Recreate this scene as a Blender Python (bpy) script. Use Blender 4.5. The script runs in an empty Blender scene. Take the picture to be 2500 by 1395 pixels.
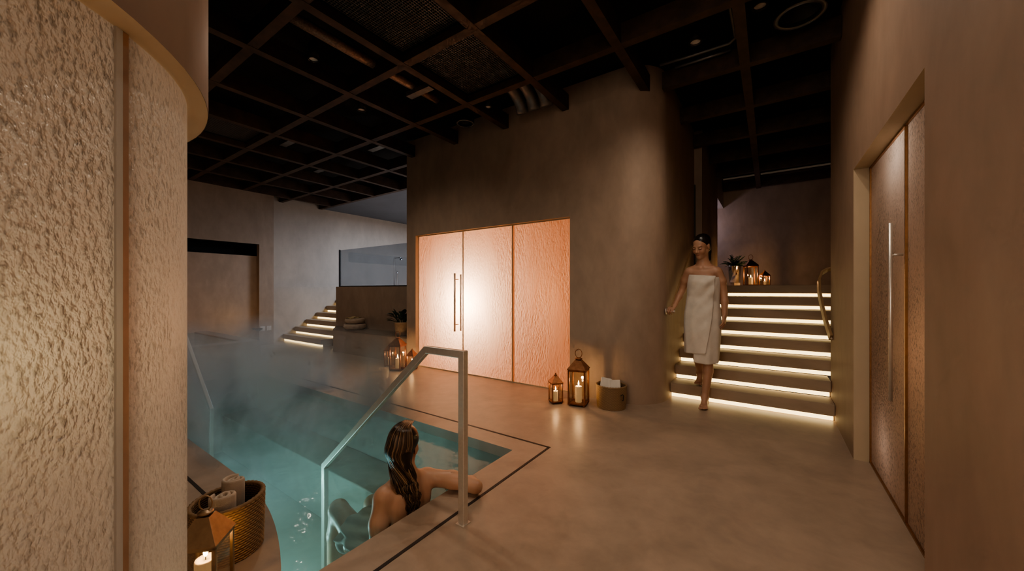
import bpy, bmesh, math, random
import numpy as np
from mathutils import Vector, Matrix
random.seed(7)
PI = math.pi
SC = bpy.context.scene
COL = SC.collection
ROOT = None

# ---------------------------------------------------------------- helpers
class MB:
    """collects shapes, then links them as ONE mesh object"""
    def __init__(s):
        s.v = []; s.f = []; s.sm = []
    def add(s, vs, fs, smooth=False):
        b = len(s.v)
        s.v += [tuple(p) for p in vs]
        s.f += [tuple(b + i for i in f) for f in fs]
        s.sm += [smooth] * len(fs)
        return s
    def box(s, x0, x1, y0, y1, z0, z1, M=None):
        vs = [(x, y, z) for z in (z0, z1) for y in (y0, y1) for x in (x0, x1)]
        if M is not None: vs = [M @ Vector(p) for p in vs]
        return s.add(vs, [(0, 2, 3, 1), (4, 5, 7, 6), (0, 1, 5, 4), (2, 6, 7, 3), (0, 4, 6, 2), (1, 3, 7, 5)])
    def quad(s, a, b, c, d):
        return s.add([a, b, c, d], [(0, 1, 2, 3)])
    def loft(s, rings, closed=True, caps=True, smooth=True):
        n = len(rings[0]); vs = [p for r in rings for p in r]; fs = []
        for i in range(len(rings) - 1):
            for j in range(n if closed else n - 1):
                k = (j + 1) % n
                fs.append((i * n + j, i * n + k, (i + 1) * n + k, (i + 1) * n + j))
        if caps and closed:
            fs.append(tuple(reversed(range(n)))); fs.append(tuple(range((len(rings) - 1) * n, len(rings) * n)))
        return s.add(vs, fs, smooth)
    def lathe(s, prof, c=(0, 0, 0), n=32, caps=True, smooth=True):
        return s.loft([[(c[0] + r * math.cos(2 * PI * k / n), c[1] + r * math.sin(2 * PI * k / n), c[2] + z) for k in range(n)] for r, z in prof], True, caps, smooth)
    def tube(s, pts, r, n=10, smooth=True, caps=True, rect=None, up=(0, 0, 1), closed=False):
        """sweep a circle (or a w x h rectangle) along pts"""
        pts = [Vector(p) for p in pts]; m = len(pts); rings = []
        prev = None
        for i, p in enumerate(pts):
            if closed:
                t1 = (p - pts[i - 1]).normalized(); t2 = (pts[(i + 1) % m] - p).normalized()
            else:
                t1 = (p - pts[i - 1]).normalized() if i > 0 else None
                t2 = (pts[i + 1] - p).normalized() if i < m - 1 else None
                t1 = t1 or t2; t2 = t2 or t1
            t = (t1 + t2).normalized()
            k = 1.0 / max(.4, math.sqrt(max(.01, (1 + t1.dot(t2)) / 2)))
            u = prev if prev is not None else Vector(up)
            if abs(u.dot(t)) > .98 and prev is None: u = Vector((1, 0, 0))
            b = (u - t * u.dot(t)).normalized(); a = b.cross(t).normalized(); prev = b
            rr = r[i] if isinstance(r, (list, tuple)) else r
            if rect:
                w, h = rect; 
                rings.append([p + a * (w / 2) * sx + b * (h / 2) * sy * k for sx, sy in ((-1, -1), (1, -1), (1, 1), (-1, 1))])
            else:
                rings.append([p + (a * math.cos(2 * PI * q / n) + b * math.sin(2 * PI * q / n)) * rr for q in range(n)])
        if closed: rings.append(rings[0]); caps = False
        return s.loft(rings, True, caps, smooth and not rect)
    def build(s, name, m, parent=None, bevel=0, loc=None, recalc=True):
        me = bpy.data.meshes.new(name)
        me.from_pydata(s.v, [], s.f); me.update()
        me.polygons.foreach_set('use_smooth', s.sm)
        if recalc: bm = bmesh.new(); bm.from_mesh(me); bmesh.ops.recalc_face_normals(bm, faces=bm.faces); bm.to_mesh(me); bm.free()
        me.materials.append(m)
        o = bpy.data.objects.new(name, me); COL.objects.link(o)
        if parent is not None: o.parent = parent
        if loc: o.location = loc
        if bevel:
            bv = o.modifiers.new('bevel', 'BEVEL'); bv.width = bevel; bv.segments = 2; bv.limit_method = 'ANGLE'
        return o

def tag(o, label=None, cat=None, group=None, kind=None):
    if label: o['label'] = label
    if cat: o['category'] = cat
    if group: o['group'] = group
    if kind: o['kind'] = kind
    return o
def empty(name, loc=(0, 0, 0), rz=0, label=None, cat=None, group=None, kind=None):
    o = bpy.data.objects.new(name, None); COL.objects.link(o)
    o.location = loc; o.rotation_euler = (0, 0, rz); o.empty_display_size = .1
    return tag(o, label, cat, group, kind)
def struct(name, mb, m, parent=None, bevel=0):
    o = mb.build(name, m, parent, bevel)
    if parent is None: o['kind'] = 'structure'
    return o
def copy_tree(o, parent=None):
    c = o.copy(); COL.objects.link(c); c.parent = parent
    for ch in list(o.children): copy_tree(ch, c)
    return c

# ---------------------------------------------------------------- materials
def newmat(name):
    m = bpy.data.materials.new(name); m.use_nodes = True
    nt = m.node_tree; nt.nodes.clear()
    out = nt.nodes.new('ShaderNodeOutputMaterial')
    return m, nt, out
def N(nt, t, **kw):
    n = nt.nodes.new('ShaderNode' + t)
    for k, v in kw.items():
        if k in n.inputs: n.inputs[k].default_value = v
        else: setattr(n, k, v)
    return n
def L(nt, a, b): nt.links.new(a, b)
def rgba(c): return (c[0], c[1], c[2], 1)
def coords(nt, scale=(1, 1, 1), space='Object'):
    tc = N(nt, 'TexCoord'); mp = N(nt, 'Mapping'); mp.inputs['Scale'].default_value = scale
    L(nt, tc.outputs[space], mp.inputs['Vector']); return mp.outputs['Vector']
def noise(nt, vec, scale, detail=4, rough=.55, dist=0):
    n = N(nt, 'TexNoise'); n.inputs['Scale'].default_value = scale; n.inputs['Detail'].default_value = detail
    n.inputs['Roughness'].default_value = rough; n.inputs['Distortion'].default_value = dist
    L(nt, vec, n.inputs['Vector']); return n.outputs['Fac']
def ramp(nt, fac, stops):
    r = N(nt, 'ValToRGB'); e = r.color_ramp.elements
    while len(e) < len(stops): e.new(.5)
    for i, (p, c) in enumerate(stops): e[i].position = p; e[i].color = rgba(c)
    L(nt, fac, r.inputs['Fac']); return r.outputs['Color']
def bump(nt, h, strength, dist=.01, normal=None):
    b = N(nt, 'Bump'); b.inputs['Strength'].default_value = strength; b.inputs['Distance'].default_value = dist
    L(nt, h, b.inputs['Height'])
    if normal is not None: L(nt, normal, b.inputs['Normal'])
    return b.outputs['Normal']
def pbsdf(nt, out, base=None, rough=.5, metal=0, normal=None, **kw):
    p = N(nt, 'BsdfPrincipled')
    if base is not None:
        if isinstance(base, (tuple, list)): p.inputs['Base Color'].default_value = rgba(base)
        else: L(nt, base, p.inputs['Base Color'])
    if isinstance(rough, (int, float)): p.inputs['Roughness'].default_value = rough
    else: L(nt, rough, p.inputs['Roughness'])
    p.inputs['Metallic'].default_value = metal
    for k, v in kw.items(): p.inputs[k.replace('_', ' ')].default_value = v
    if normal is not None: L(nt, normal, p.inputs['Normal'])
    if out is not None: L(nt, p.outputs['BSDF'], out.inputs['Surface'])
    return p

def plaster(name, c, rough=.62, var=.22, stretch=(1, 1, .55), bump_s=.08, spec=.3):
    m, nt, out = newmat(name)
    v = coords(nt, stretch)
    a = noise(nt, v, 1.3, 4, .6, .6); b = noise(nt, v, 7, 4, .65, .4)
    mx = N(nt, 'Math', operation='MULTIPLY_ADD'); L(nt, b, mx.inputs[0]); mx.inputs[1].default_value = .45; L(nt, a, mx.inputs[2])
    col = ramp(nt, mx.outputs[0], [(.42, [x * (1 - var) for x in c]), (.72, c), (.98, [min(1, x * (1 + var * .9)) for x in c])])
    f = noise(nt, v, 40, 2, .6)
    pbsdf(nt, out, col, rough, 0, bump(nt, f, bump_s, .004), Specular_IOR_Level=spec)
    return m
def simple(name, c, rough=.5, metal=0, var=.12, scale=20, bmp=0, **kw):
    m, nt, out = newmat(name)
    f = noise(nt, coords(nt), scale, 4)
    col = ramp(nt, f, [(.3, [x * (1 - var) for x in c]), (.7, [min(1, x * (1 + var)) for x in c])])
    pbsdf(nt, out, col, rough, metal, bump(nt, f, bmp, .003) if bmp else None, **kw)
    return m
def emit(name, c, s):
    m, nt, out = newmat(name)
    e = N(nt, 'Emission', Strength=s); e.inputs['Color'].default_value = rgba(c)
    L(nt, e.outputs[0], out.inputs['Surface']); return m

def hammered(name, tint, gloss_c, mix, scale, stretch=(1, 1, 1), bs=.8, dist=.01, rough=.22, rot=0, contrast=.35):
    """back-lit textured glass: light passes diffusely, the rolled relief catches reflections"""
    m, nt, out = newmat(name)
    tc = N(nt, 'TexCoord'); mp = N(nt, 'Mapping'); mp.inputs['Scale'].default_value = stretch; mp.inputs['Rotation'].default_value = (0, rot, 0)
    L(nt, tc.outputs['Object'], mp.inputs['Vector']); v = mp.outputs['Vector']
    n1 = noise(nt, v, scale, 2, .5, .15)
    big = noise(nt, v, 2.4, 3, .5, .4)
    amp = N(nt, 'MapRange'); L(nt, big, amp.inputs[0]); amp.inputs[1].default_value = .36; amp.inputs[2].default_value = .62
    amp.inputs[3].default_value = .18; amp.inputs[4].default_value = 1
    hh = N(nt, 'Math', operation='MULTIPLY'); L(nt, n1, hh.inputs[0]); L(nt, amp.outputs[0], hh.inputs[1])
    nor = bump(nt, hh.outputs[0], bs, dist)
    dk = [max(0, x * (1 - contrast)) for x in tint]  # darker flecks put the relief's shading into the glass colour
    fl = N(nt, 'MapRange'); L(nt, n1, fl.inputs[0]); fl.inputs[1].default_value = .46; fl.inputs[2].default_value = .36; fl.inputs[3].default_value = 0; fl.inputs[4].default_value = 1
    fm = N(nt, 'Math', operation='MULTIPLY'); L(nt, fl.outputs[0], fm.inputs[0]); L(nt, amp.outputs[0], fm.inputs[1])
    mc = N(nt, 'Mix', data_type='RGBA'); L(nt, fm.outputs[0], mc.inputs[0]); mc.inputs[6].default_value = rgba(tint); mc.inputs[7].default_value = rgba(dk); col = mc.outputs[2]
    tr = N(nt, 'BsdfTranslucent'); L(nt, col, tr.inputs['Color']); L(nt, nor, tr.inputs['Normal'])
    gl = N(nt, 'BsdfGlossy'); gl.inputs['Color'].default_value = rgba(gloss_c); gl.inputs['Roughness'].default_value = rough; L(nt, nor, gl.inputs['Normal'])
    df = N(nt, 'BsdfDiffuse'); L(nt, col, df.inputs['Color']); L(nt, nor, df.inputs['Normal'])
    m1 = N(nt, 'MixShader'); m1.inputs[0].default_value = .25; L(nt, tr.outputs[0], m1.inputs[1]); L(nt, df.outputs[0], m1.inputs[2])
    m2 = N(nt, 'MixShader'); m2.inputs[0].default_value = mix; L(nt, m1.outputs[0], m2.inputs[1]); L(nt, gl.outputs[0], m2.inputs[2])
    L(nt, m2.outputs[0], out.inputs['Surface']); return m
def clearglass(name, tint=(1, 1, 1), refl=.08, rough=.02):
    m, nt, out = newmat(name)
    t = N(nt, 'BsdfTransparent'); t.inputs['Color'].default_value = rgba(tint)
    g = N(nt, 'BsdfGlossy'); g.inputs['Roughness'].default_value = rough
    fr = N(nt, 'LayerWeight'); fr.inputs['Blend'].default_value = .25
    mr = N(nt, 'MapRange'); L(nt, fr.outputs['Fresnel'], mr.inputs[0]); mr.inputs[3].default_value = refl; mr.inputs[4].default_value = min(1, refl + .5)
    mx = N(nt, 'MixShader'); L(nt, mr.outputs[0], mx.inputs[0]); L(nt, t.outputs[0], mx.inputs[1]); L(nt, g.outputs[0], mx.inputs[2])
    L(nt, mx.outputs[0], out.inputs['Surface']); return m

M = {}
M['wall'] = plaster('warm_plaster', (.43, .325, .250))
M['wall_right'] = plaster('brown_plaster', (.335, .236, .175), var=.18)
M['wall_dark'] = plaster('umber_plaster', (.36, .275, .215), var=.25)
M['wall_grey'] = plaster('grey_plaster', (.46, .40, .345), var=.15)
M['reveal'] = plaster('pale_plaster', (.55, .44, .31), var=.1)
M['bench'] = plaster('taupe_plaster', (.36, .275, .205))
M['floor'] = plaster('polished_microcement', (.43, .33, .25), rough=.36, var=.28, stretch=(1, 1, 1), bump_s=.05, spec=.5)
M['stair'] = plaster('stair_microcement', (.42, .325, .24), rough=.5, var=.2, stretch=(.5, 1, 2.5))
M['deck'] = simple('black_deck', (.004, .004, .004), .9)
M['beam'] = simple('rusted_steel', (.062, .034, .020), .6, .1, var=.35, scale=8, bmp=.1)
M['blackmetal'] = simple('black_metal', (.02, .018, .016), .5, .3)
M['greymetal'] = simple('dull_galvanised', (.22, .21, .20), .45, .7)
M['mesh'] = simple('wire_mesh', (.20, .19, .18), .5, .5)
M['pipewrap'] = simple('foil_wrap', (.30, .20, .15), .5, .4, var=.4, scale=60, bmp=.6)
M['steel'] = simple('brushed_steel', (.78, .71, .63), .38, .7, var=.05, scale=60)
M['bronze'] = simple('aged_bronze', (.42, .24, .12), .34, .95, var=.15, scale=30)
M['copper'] = simple('dark_copper', (.35, .16, .08), .38, .9, var=.2, scale=30)
M['post'] = simple('pale_copper', (.55, .37, .27), .4, .35, var=.08)
M['soffit'] = plaster('lit_toned_soffit', (.80, .66, .47), var=.08)  # lightened colour stands in for the light on the enclosure soffit
M['brass'] = simple('antique_brass', (.52, .37, .24), .42, .95, var=.15, scale=25)
M['chrome'] = simple('chrome', (.8, .8, .8), .12, 1, var=.02)
M['wood'] = simple('oiled_wood', (.36, .23, .12), .4, 0, var=.15, scale=14)
M['ceramic'] = simple('matt_ceramic', (.50, .40, .31), .55)
M['potc'] = simple('sand_pot', (.50, .38, .27), .6)
M['leaf'] = simple('dark_leaf', (.020, .045, .026), .38, 0, var=.4, scale=9)
M['leaf2'] = simple('fern_leaf', (.022, .06, .024), .45, 0, var=.4, scale=9)
M['soil'] = simple('soil', (.03, .02, .015), .9)
M['groove'] = simple('dark_slot', (.035, .024, .018), .6)
M['plate'] = simple('white_plate', (.62, .58, .54), .4)
M['wax'] = simple('wax', (.85, .72, .55), .45, Emission_Color=(1, .62, .28, 1), Emission_Strength=.25)  # faint emission imitates flame light scattering through the wax
M['wick'] = simple('wick', (.02, .015, .01), .9)
M['flame'] = emit('candle_flame', (1, .72, .36), 30)
M['led'] = emit('warm_led', (1, .72, .33), 4.6)
M['glass'] = clearglass('lantern_glass', (1, .97, .92), .06)
M['screen'] = clearglass('screen_glass', (.86, .91, .96), .035)

def cloth(name, c, sc=420, bs=.5):
    m, nt, out = newmat(name)
    v = coords(nt); f = noise(nt, v, sc, 2, .6); g = noise(nt, v, 12, 4)
    col = ramp(nt, g, [(.3, [x * .86 for x in c]), (.7, c)])
    pbsdf(nt, out, col, .95, 0, bump(nt, f, bs, .003), Specular_IOR_Level=.1, Sheen_Weight=.3)
    return m
M['towel'] = cloth('white_terry', (.80, .74, .66))
M['towel_grey'] = cloth('cream_terry', (.74, .62, .50))
M['yellow'] = cloth('straw_cloth', (.55, .42, .22))

# skin / hair use a colour attribute painted on the mesh
def attrmat(name, rough, bs=0, sc=300, **kw):
    m, nt, out = newmat(name)
    a = N(nt, 'Attribute'); a.attribute_name = 'tone'
    nrm = bump(nt, noise(nt, coords(nt), sc, 3), bs, .001) if bs else None
    pbsdf(nt, out, a.outputs['Color'], rough, 0, nrm, **kw); return m
M['skin'] = attrmat('skin', .42, .1, 500, Specular_IOR_Level=.45, Subsurface_Weight=.12, Subsurface_Radius=(.02, .008, .004), Subsurface_Scale=.5)
M['hair'] = attrmat('hair', .28, 0, Specular_IOR_Level=.6)
M['weave'] = attrmat('rattan_weave', .6, .3, 350)

# pool
M['pool'] = plaster('pool_microcement', (.46, .44, .385), rough=.6, var=.15, stretch=(1, 1, 1))
def watermat():
    m, nt, out = newmat('pool_water')
    v = coords(nt)
    a = noise(nt, v, 3.5, 3, .5, .8); b = noise(nt, v, 14, 2, .5, .5)
    s = N(nt, 'Math', operation='MULTIPLY_ADD'); L(nt, b, s.inputs[0]); s.inputs[1].default_value = .25; L(nt, a, s.inputs[2])
    nor = bump(nt, s.outputs[0], .22, .03)
    t = N(nt, 'BsdfTransparent'); t.inputs['Color'].default_value = (.66, .88, .86, 1)
    g = N(nt, 'BsdfGlossy'); g.inputs['Roughness'].default_value = .06; L(nt, nor, g.inputs['Normal'])
    fr = N(nt, 'Fresnel'); fr.inputs['IOR'].default_value = 1.33; L(nt, nor, fr.inputs['Normal'])
    df = N(nt, 'BsdfTranslucent'); df.inputs['Color'].default_value = (.72, .86, .84, 1); d2 = N(nt, 'BsdfDiffuse'); d2.inputs['Color'].default_value = (.62, .72, .70, 1)
    md = N(nt, 'MixShader'); md.inputs[0].default_value = .5; L(nt, df.outputs[0], md.inputs[1]); L(nt, d2.outputs[0], md.inputs[2])
    ml = N(nt, 'MixShader'); ml.inputs[0].default_value = .22; L(nt, t.outputs[0], ml.inputs[1]); L(nt, md.outputs[0], ml.inputs[2])
    mx = N(nt, 'MixShader'); L(nt, fr.outputs[0], mx.inputs[0]); L(nt, ml.outputs[0], mx.inputs[1]); L(nt, g.outputs[0], mx.inputs[2])
    L(nt, mx.outputs[0], out.inputs['Surface']); return m
M['water'] = watermat()
def steammat():
    m, nt, out = newmat('steam')
    tc = N(nt, 'TexCoord'); mp = N(nt, 'Mapping'); mp.inputs['Scale'].default_value = (1, 1, .7)
    L(nt, tc.outputs['Object'], mp.inputs['Vector'])
    f = noise(nt, mp.outputs['Vector'], 1.9, 4, .55, .6)
    mr = N(nt, 'MapRange'); L(nt, f, mr.inputs[0]); mr.inputs[1].default_value = .44; mr.inputs[2].default_value = .72; mr.inputs[3].default_value = 0; mr.inputs[4].default_value = 1
    sp = N(nt, 'SeparateXYZ'); L(nt, tc.outputs['Object'], sp.inputs[0])
    hz = N(nt, 'MapRange'); L(nt, sp.outputs['Z'], hz.inputs[0]); hz.inputs[1].default_value = .0; hz.inputs[2].default_value = .85; hz.inputs[3].default_value = 1; hz.inputs[4].default_value = 0
    hx = N(nt, 'MapRange'); L(nt, sp.outputs['X'], hx.inputs[0]); hx.inputs[1].default_value = -2.3; hx.inputs[2].default_value = -3.2; hx.inputs[3].default_value = .0; hx.inputs[4].default_value = 1
    m1 = N(nt, 'Math', operation='MULTIPLY'); L(nt, mr.outputs[0], m1.inputs[0]); L(nt, hz.outputs[0], m1.inputs[1])
    m2 = N(nt, 'Math', operation='MULTIPLY'); L(nt, m1.outputs[0], m2.inputs[0]); L(nt, hx.outputs[0], m2.inputs[1])
    m3 = N(nt, 'Math', operation='MULTIPLY'); L(nt, m2.outputs[0], m3.inputs[0]); m3.inputs[1].default_value = STEAM_D
    vs = N(nt, 'VolumeScatter'); vs.inputs['Color'].default_value = (.95, .92, .88, 1); L(nt, m3.outputs[0], vs.inputs['Density'])
    L(nt, vs.outputs[0], out.inputs['Volume']); return m
STEAM_D = 5.2
M['steam'] = steammat()

M['copperglass'] = hammered('copper_glass', (.95, .63, .40), (.95, .75, .6), .08, 60, (1, 1, .4), 1.0, .014, .3, rot=.75, contrast=.12)
M['podglass'] = hammered('hammered_glass', (.84, .79, .73), (.9, .84, .76), .10, 100, (1, 1, .55), 1.0, .034, .32, contrast=.5, rot=.6)
M['sideglass'] = hammered('rose_glass', (.80, .63, .53), (.9, .78, .68), .12, 95, (1, 1, .6), 1.0, .034, .3, contrast=.5, rot=.6)

# ---------------------------------------------------------------- floor, pool
PX0, PX1, PY1 = -6.1, -1.58, 2.27
def edge(x): return .945 - (.2 * (x + 2.75) ** 2 if x > -2.75 else 0)
xs = [PX0, -4.5, -3.5, -2.75] + [-2.75 + (1.17) * k / 14 for k in range(1, 15)]
mb = MB()
mb.quad((PX1, -3, 0), (.62, -3, 0), (.62, 4.6, 0), (PX1, 4.6, 0))
mb.quad((-9.7, PY1, 0), (PX1, PY1, 0), (PX1, 4.6, 0), (-9.7, 4.6, 0))
mb.quad((-9.7, -3, 0), (PX0, -3, 0), (PX0, PY1, 0), (-9.7, PY1, 0))
for a, b in zip(xs, xs[1:]): mb.quad((a, -3, 0), (b, -3, 0), (b, edge(b), 0), (a, edge(a), 0))
struct('floor', mb, M['floor'])
mb = MB(); ZB = -1.0
mb.quad((PX0, PY1, ZB), (PX1, PY1, ZB), (PX1, PY1, 0), (PX0, PY1, 0))
mb.quad((PX0, edge(PX0), ZB), (PX0, PY1, ZB), (PX0, PY1, 0), (PX0, edge(PX0), 0))
mb.quad((PX1, edge(PX1), ZB), (PX1, PY1, ZB), (PX1, PY1, 0), (PX1, edge(PX1), 0))
for a, b in zip(xs, xs[1:]):
    mb.quad((a, edge(a), ZB), (b, edge(b), ZB), (b, edge(b), 0), (a, edge(a), 0))
    mb.quad((a, edge(a), ZB), (b, edge(b), ZB), (b, PY1, ZB), (a, PY1, ZB))
struct('floor_pool_basin', mb, M['pool'])
mb = MB()
mb.box(PX0, PX1, 1.86, PY1, ZB, -.50); mb.box(-2.02, PX1, edge(PX1) + .02, 1.86, ZB, -.52)
struct('floor_pool_seat', mb, M['pool'], bevel=.01)
# pale coping band between the water and the slot drain, set a hair proud of the floor
mb = MB()
nx, ny = 46, 14
vs, fs = [], []
for i in range(len(xs)):
    for j in range(ny + 1):
        t = j / ny; vs.append((xs[i], edge(xs[i]) + (PY1 - edge(xs[i])) * t, -.08))
for i in range(len(xs) - 1):
    for j in range(ny): fs.append((i * (ny + 1) + j, (i + 1) * (ny + 1) + j, (i + 1) * (ny + 1) + j + 1, i * (ny + 1) + j + 1))
mb.add(vs, fs, True)
tag(mb.build('pool_water', M['water'], recalc=False), 'clear turquoise water filling the sunken pool', 'water', kind='stuff')
mb = MB(); g = .009
mb.box(-1.378 - g, -1.378 + g, .45, 2.466 + g, 0, .002)
mb.box(-6.52, -1.378 - g, 2.466 - g, 2.466 + g, 0, .002)
mb.box(-6.52, -2.45, .745 - g, .745 + g, 0, .002)
tag(mb.build('slot_drain', M['groove']), 'dark narrow slot drain set in floor around the pool', 'drain')
mb = MB(); mb.box(-6.5, -1.75, .85, 2.5, -.07, 1.0)
tag(mb.build('steam', M['steam']), 'pale steam drifting above the warm pool water', 'steam', kind='stuff')

# ---------------------------------------------------------------- walls
CE = 3.55
# centre block with the copper door
mb = MB(); Y = 3.87; XL, XR, ZT = -4.54, -1.89, 2.045
mb.quad((-4.75, Y, 0), (XL, Y, 0), (XL, Y, CE), (-4.75, Y, CE))
mb.quad((XL, Y, ZT), (XR, Y, ZT), (XR, Y, CE), (XL, Y, CE))
mb.quad((XR, Y, 0), (-1.32, Y, 0), (-1.32, Y, CE), (XR, Y, CE))
mb.quad((-4.75, 8, 0), (-4.75, Y, 0), (-4.75, Y, CE), (-4.75, 8, CE))
arc = [(-1.32 + .4 * math.sin(a), 4.27 - .4 * math.cos(a)) for a in [PI / 2 * k / 20 for k in range(21)]]
mb.loft([[(x, y, 0) for x, y in arc], [(x, y, CE) for x, y in arc]], closed=False, caps=False)
mb.quad((-.92, 4.27, 0), (-.92, 6.02, 0), (-.92, 6.02, CE), (-.92, 4.27, CE))
struct('wall_centre', mb, M['wall'])
mb = MB(); mb.box(-1.3, -.82, 6.05, 8.0, 1.266, CE)
struct('wall_landing_panel', mb, M['wall_dark'])
mb = MB(); mb.box(-1.0, -.905, 6.0, 6.06, 1.2, 2.75)
struct('trim_1', mb, M['groove'])
mb = MB(); mb.box(-2.2, -.82, 8.0, 9.1, 2.95, CE)
struct('wall_landing_lintel', mb, M['wall_grey'])
mb = MB(); D = .06
mb.quad((XL, Y, 0), (XL, Y + D, 0), (XL, Y + D, ZT), (XL, Y, ZT)); mb.quad((XR, Y, 0), (XR, Y + D, 0), (XR, Y + D, ZT), (XR, Y, ZT))
mb.quad((XL, Y, ZT), (XR, Y, ZT), (XR, Y + D, ZT), (XL, Y + D, ZT))
struct('trim_2', mb, M['reveal'])
# lit chamber behind the copper panels
mb = MB()
mb.quad((-4.7, 5.4, 0), (-1.7, 5.4, 0), (-1.7, 5.4, 2.3), (-4.7, 5.4, 2.3))
mb.quad((-4.7, 3.96, 2.3), (-1.7, 3.96, 2.3), (-1.7, 5.4, 2.3), (-4.7, 5.4, 2.3))
mb.quad((-4.7, 3.96, 0), (-4.7, 5.4, 0), (-4.7, 5.4, 2.3), (-4.7, 3.96, 2.3)); mb.quad((-1.7, 3.96, 0), (-1.7, 5.4, 0), (-1.7, 5.4, 2.3), (-1.7, 3.96, 2.3))
mb.quad((-4.7, 3.96, .001), (-1.7, 3.96, .001), (-1.7, 5.4, .001), (-4.7, 5.4, .001))
mb.quad((-4.7, 3.96, ZT), (-1.7, 3.96, ZT), (-1.7, 3.96, 2.3), (-4.7, 3.96, 2.3))
struct('wall_copper_room', mb, plaster('terracotta_plaster', (.42, .20, .10)))
d1 = empty('door_1', (-3.2, 3.93, 0), kind='structure')
js = [XL, -3.60, -2.74, XR]
for a, b in zip(js, js[1:]):
    q = MB().quad((a + .006 + 3.2, .006, .012), (b - .006 + 3.2, .006, .012), (b - .006 + 3.2, .006, ZT - .012), (a + .006 + 3.2, .006, ZT - .012)); q.build('glass_panel', M['copperglass'], d1)
q = MB()
q.box(XL + 3.2, XR + 3.2, -.005, .02, ZT - .012, ZT); q.box(XL + 3.2, XR + 3.2, -.005, .02, 0, .012)
for a in js: q.box(a - .006 + 3.2, a + .006 + 3.2, -.004, .016, 0, ZT)
q.build('frame', M['reveal'], d1)
h = MB(); hx = -3.69 + 3.2
h.tube([(hx, -.075, .605), (hx, -.075, 1.435)], .015, 12)
hd = h.build('handle', M['steel'], d1)
for z in (.70, 1.35): MB().tube([(hx, 0, z), (hx, -.075, z)], .008, 8).build('standoff', M['steel'], hd)
MB().tube([(hx + .075, -.03, .615), (hx + .075, -.03, 1.42)], .012, 10).build('handle', M['steel'], d1)

# right wall and its textured glass door
mb = MB(); X = .484; YA, YB, ZR = 2.06, 3.527, 2.05; YE = 4.73
mb.quad((X, -2.5, 0), (X, YA, 0), (X, YA, CE), (X, -2.5, CE))
mb.quad((X, YA, ZR), (X, YB, ZR), (X, YB, CE), (X, YA, CE))
mb.quad((X, YB, 0), (X, YE, 0), (X, YE, CE), (X, YB, CE))
mb.quad((X, YE, 0), (1.6, YE, 0), (1.6, YE, CE), (X, YE, CE))
struct('wall_right', mb, M['wall_right'])
mb = MB(); D = .085
mb.quad((X, YB, 0), (X + D, YB, 0), (X + D, YB, ZR), (X, YB, ZR)); mb.quad((X, YA, 0), (X + D, YA, 0), (X + D, YA, ZR), (X, YA, ZR))
mb.quad((X, YA, ZR), (X, YB, ZR), (X + D, YB, ZR), (X + D, YA, ZR))
struct('trim_3', mb, M['reveal'])
mb = MB()
mb.box(X + D + .02, 1.55, YA - .3, YB + .3, 0, 2.3)
struct('wall_steam_cabin', mb, M['reveal'])
bm = bmesh.new(); me = bpy.data.objects['wall_steam_cabin'].data; bm.from_mesh(me)
bmesh.ops.delete(bm, geom=[f for f in bm.faces if f.calc_center_median().x < X + D + .05], context='FACES'); bm.to_mesh(me); bm.free()
d2 = empty('door_2', (X + D, 2.7, 0), kind='structure')
for a, b in ((YA, 2.70), (2.70, YB)):
    MB().quad((.006, a + .005 - 2.7, .012), (.006, b - .005 - 2.7, .012), (.006, b - .005 - 2.7, ZR - .012), (.006, a + .005 - 2.7, ZR - .012)).build('glass_panel', M['sideglass'], d2)
q = MB()
for a in (YA + .008, 2.70, YB - .008): q.box(-.004, .016, a - .005 - 2.7, a + .005 - 2.7, 0, ZR)
q.box(-.004, .016, YA - 2.7, YB - 2.7, ZR - .012, ZR); q.box(-.004, .016, YA - 2.7, YB - 2.7, 0, .012)
q.build('frame', M['bronze'], d2)
hd = MB().tube([(-.047, .045, .613), (-.047, .045, 1.552)], .0085, 12).build('handle', M['steel'], d2)
MB().tube([(0, .045, 1.384), (-.047, .045, 1.384)], .007, 8).build('standoff', M['steel'], hd)

# landing and back wall
mb = MB(); mb.quad((-2.2, 9.1, 1.2), (1.6, 9.1, 1.2), (1.6, 9.1, CE), (-2.2, 9.1, CE)); mb.quad((1.6, YE, 0), (1.6, 9.1, 0), (1.6, 9.1, CE), (1.6, YE, CE))
mb.quad((-2.2, 8, 1.2), (-2.2, 9.1, 1.2), (-2.2, 9.1, CE), (-2.2, 8, CE))
struct('wall_back', mb, M['wall_dark'])

# left side: dark wall with shower niche, grey upper wall
mb = MB(); X = -9.0
mb.quad((X, 3.4, 0), (X, 3.68, 0), (X, 3.68, CE), (X, 3.4, CE)); mb.quad((X, -2.5, 2.177), (X, 3.4, 2.177), (X, 3.4, CE), (X, -2.5, CE))
mb.quad((X, 3.68, 0), (-9.6, 3.68, 0), (-9.6, 3.68, CE), (X, 3.68, CE))
mb.quad((X, 3.4, 0), (-9.12, 3.4, 0), (-9.12, 3.4, 2.177), (X, 3.4, 2.177))
struct('wall_left', mb, M['wall_dark'])
mb = MB(); mb.quad((-9.12, -2.5, 0), (-9.12, 3.4, 0), (-9.12, 3.4, 1.93), (-9.12, -2.5, 1.93)); struct('wall_left_niche', mb, M['wall'])
mb = MB(); mb.quad((-9.3, -2.5, 1.9), (-9.3, 3.4, 1.9), (-9.3, 3.4, 2.2), (-9.3, -2.5, 2.2)); mb.quad((-9.3, -2.5, 2.177), (-9.3, 3.4, 2.177), (-9, 3.4, 2.177), (-9, -2.5, 2.177))
mb.quad((-9.3, -2.5, 1.93), (-9.3, 3.4, 1.93), (-9.12, 3.4, 1.93), (-9.12, -2.5, 1.93))
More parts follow.
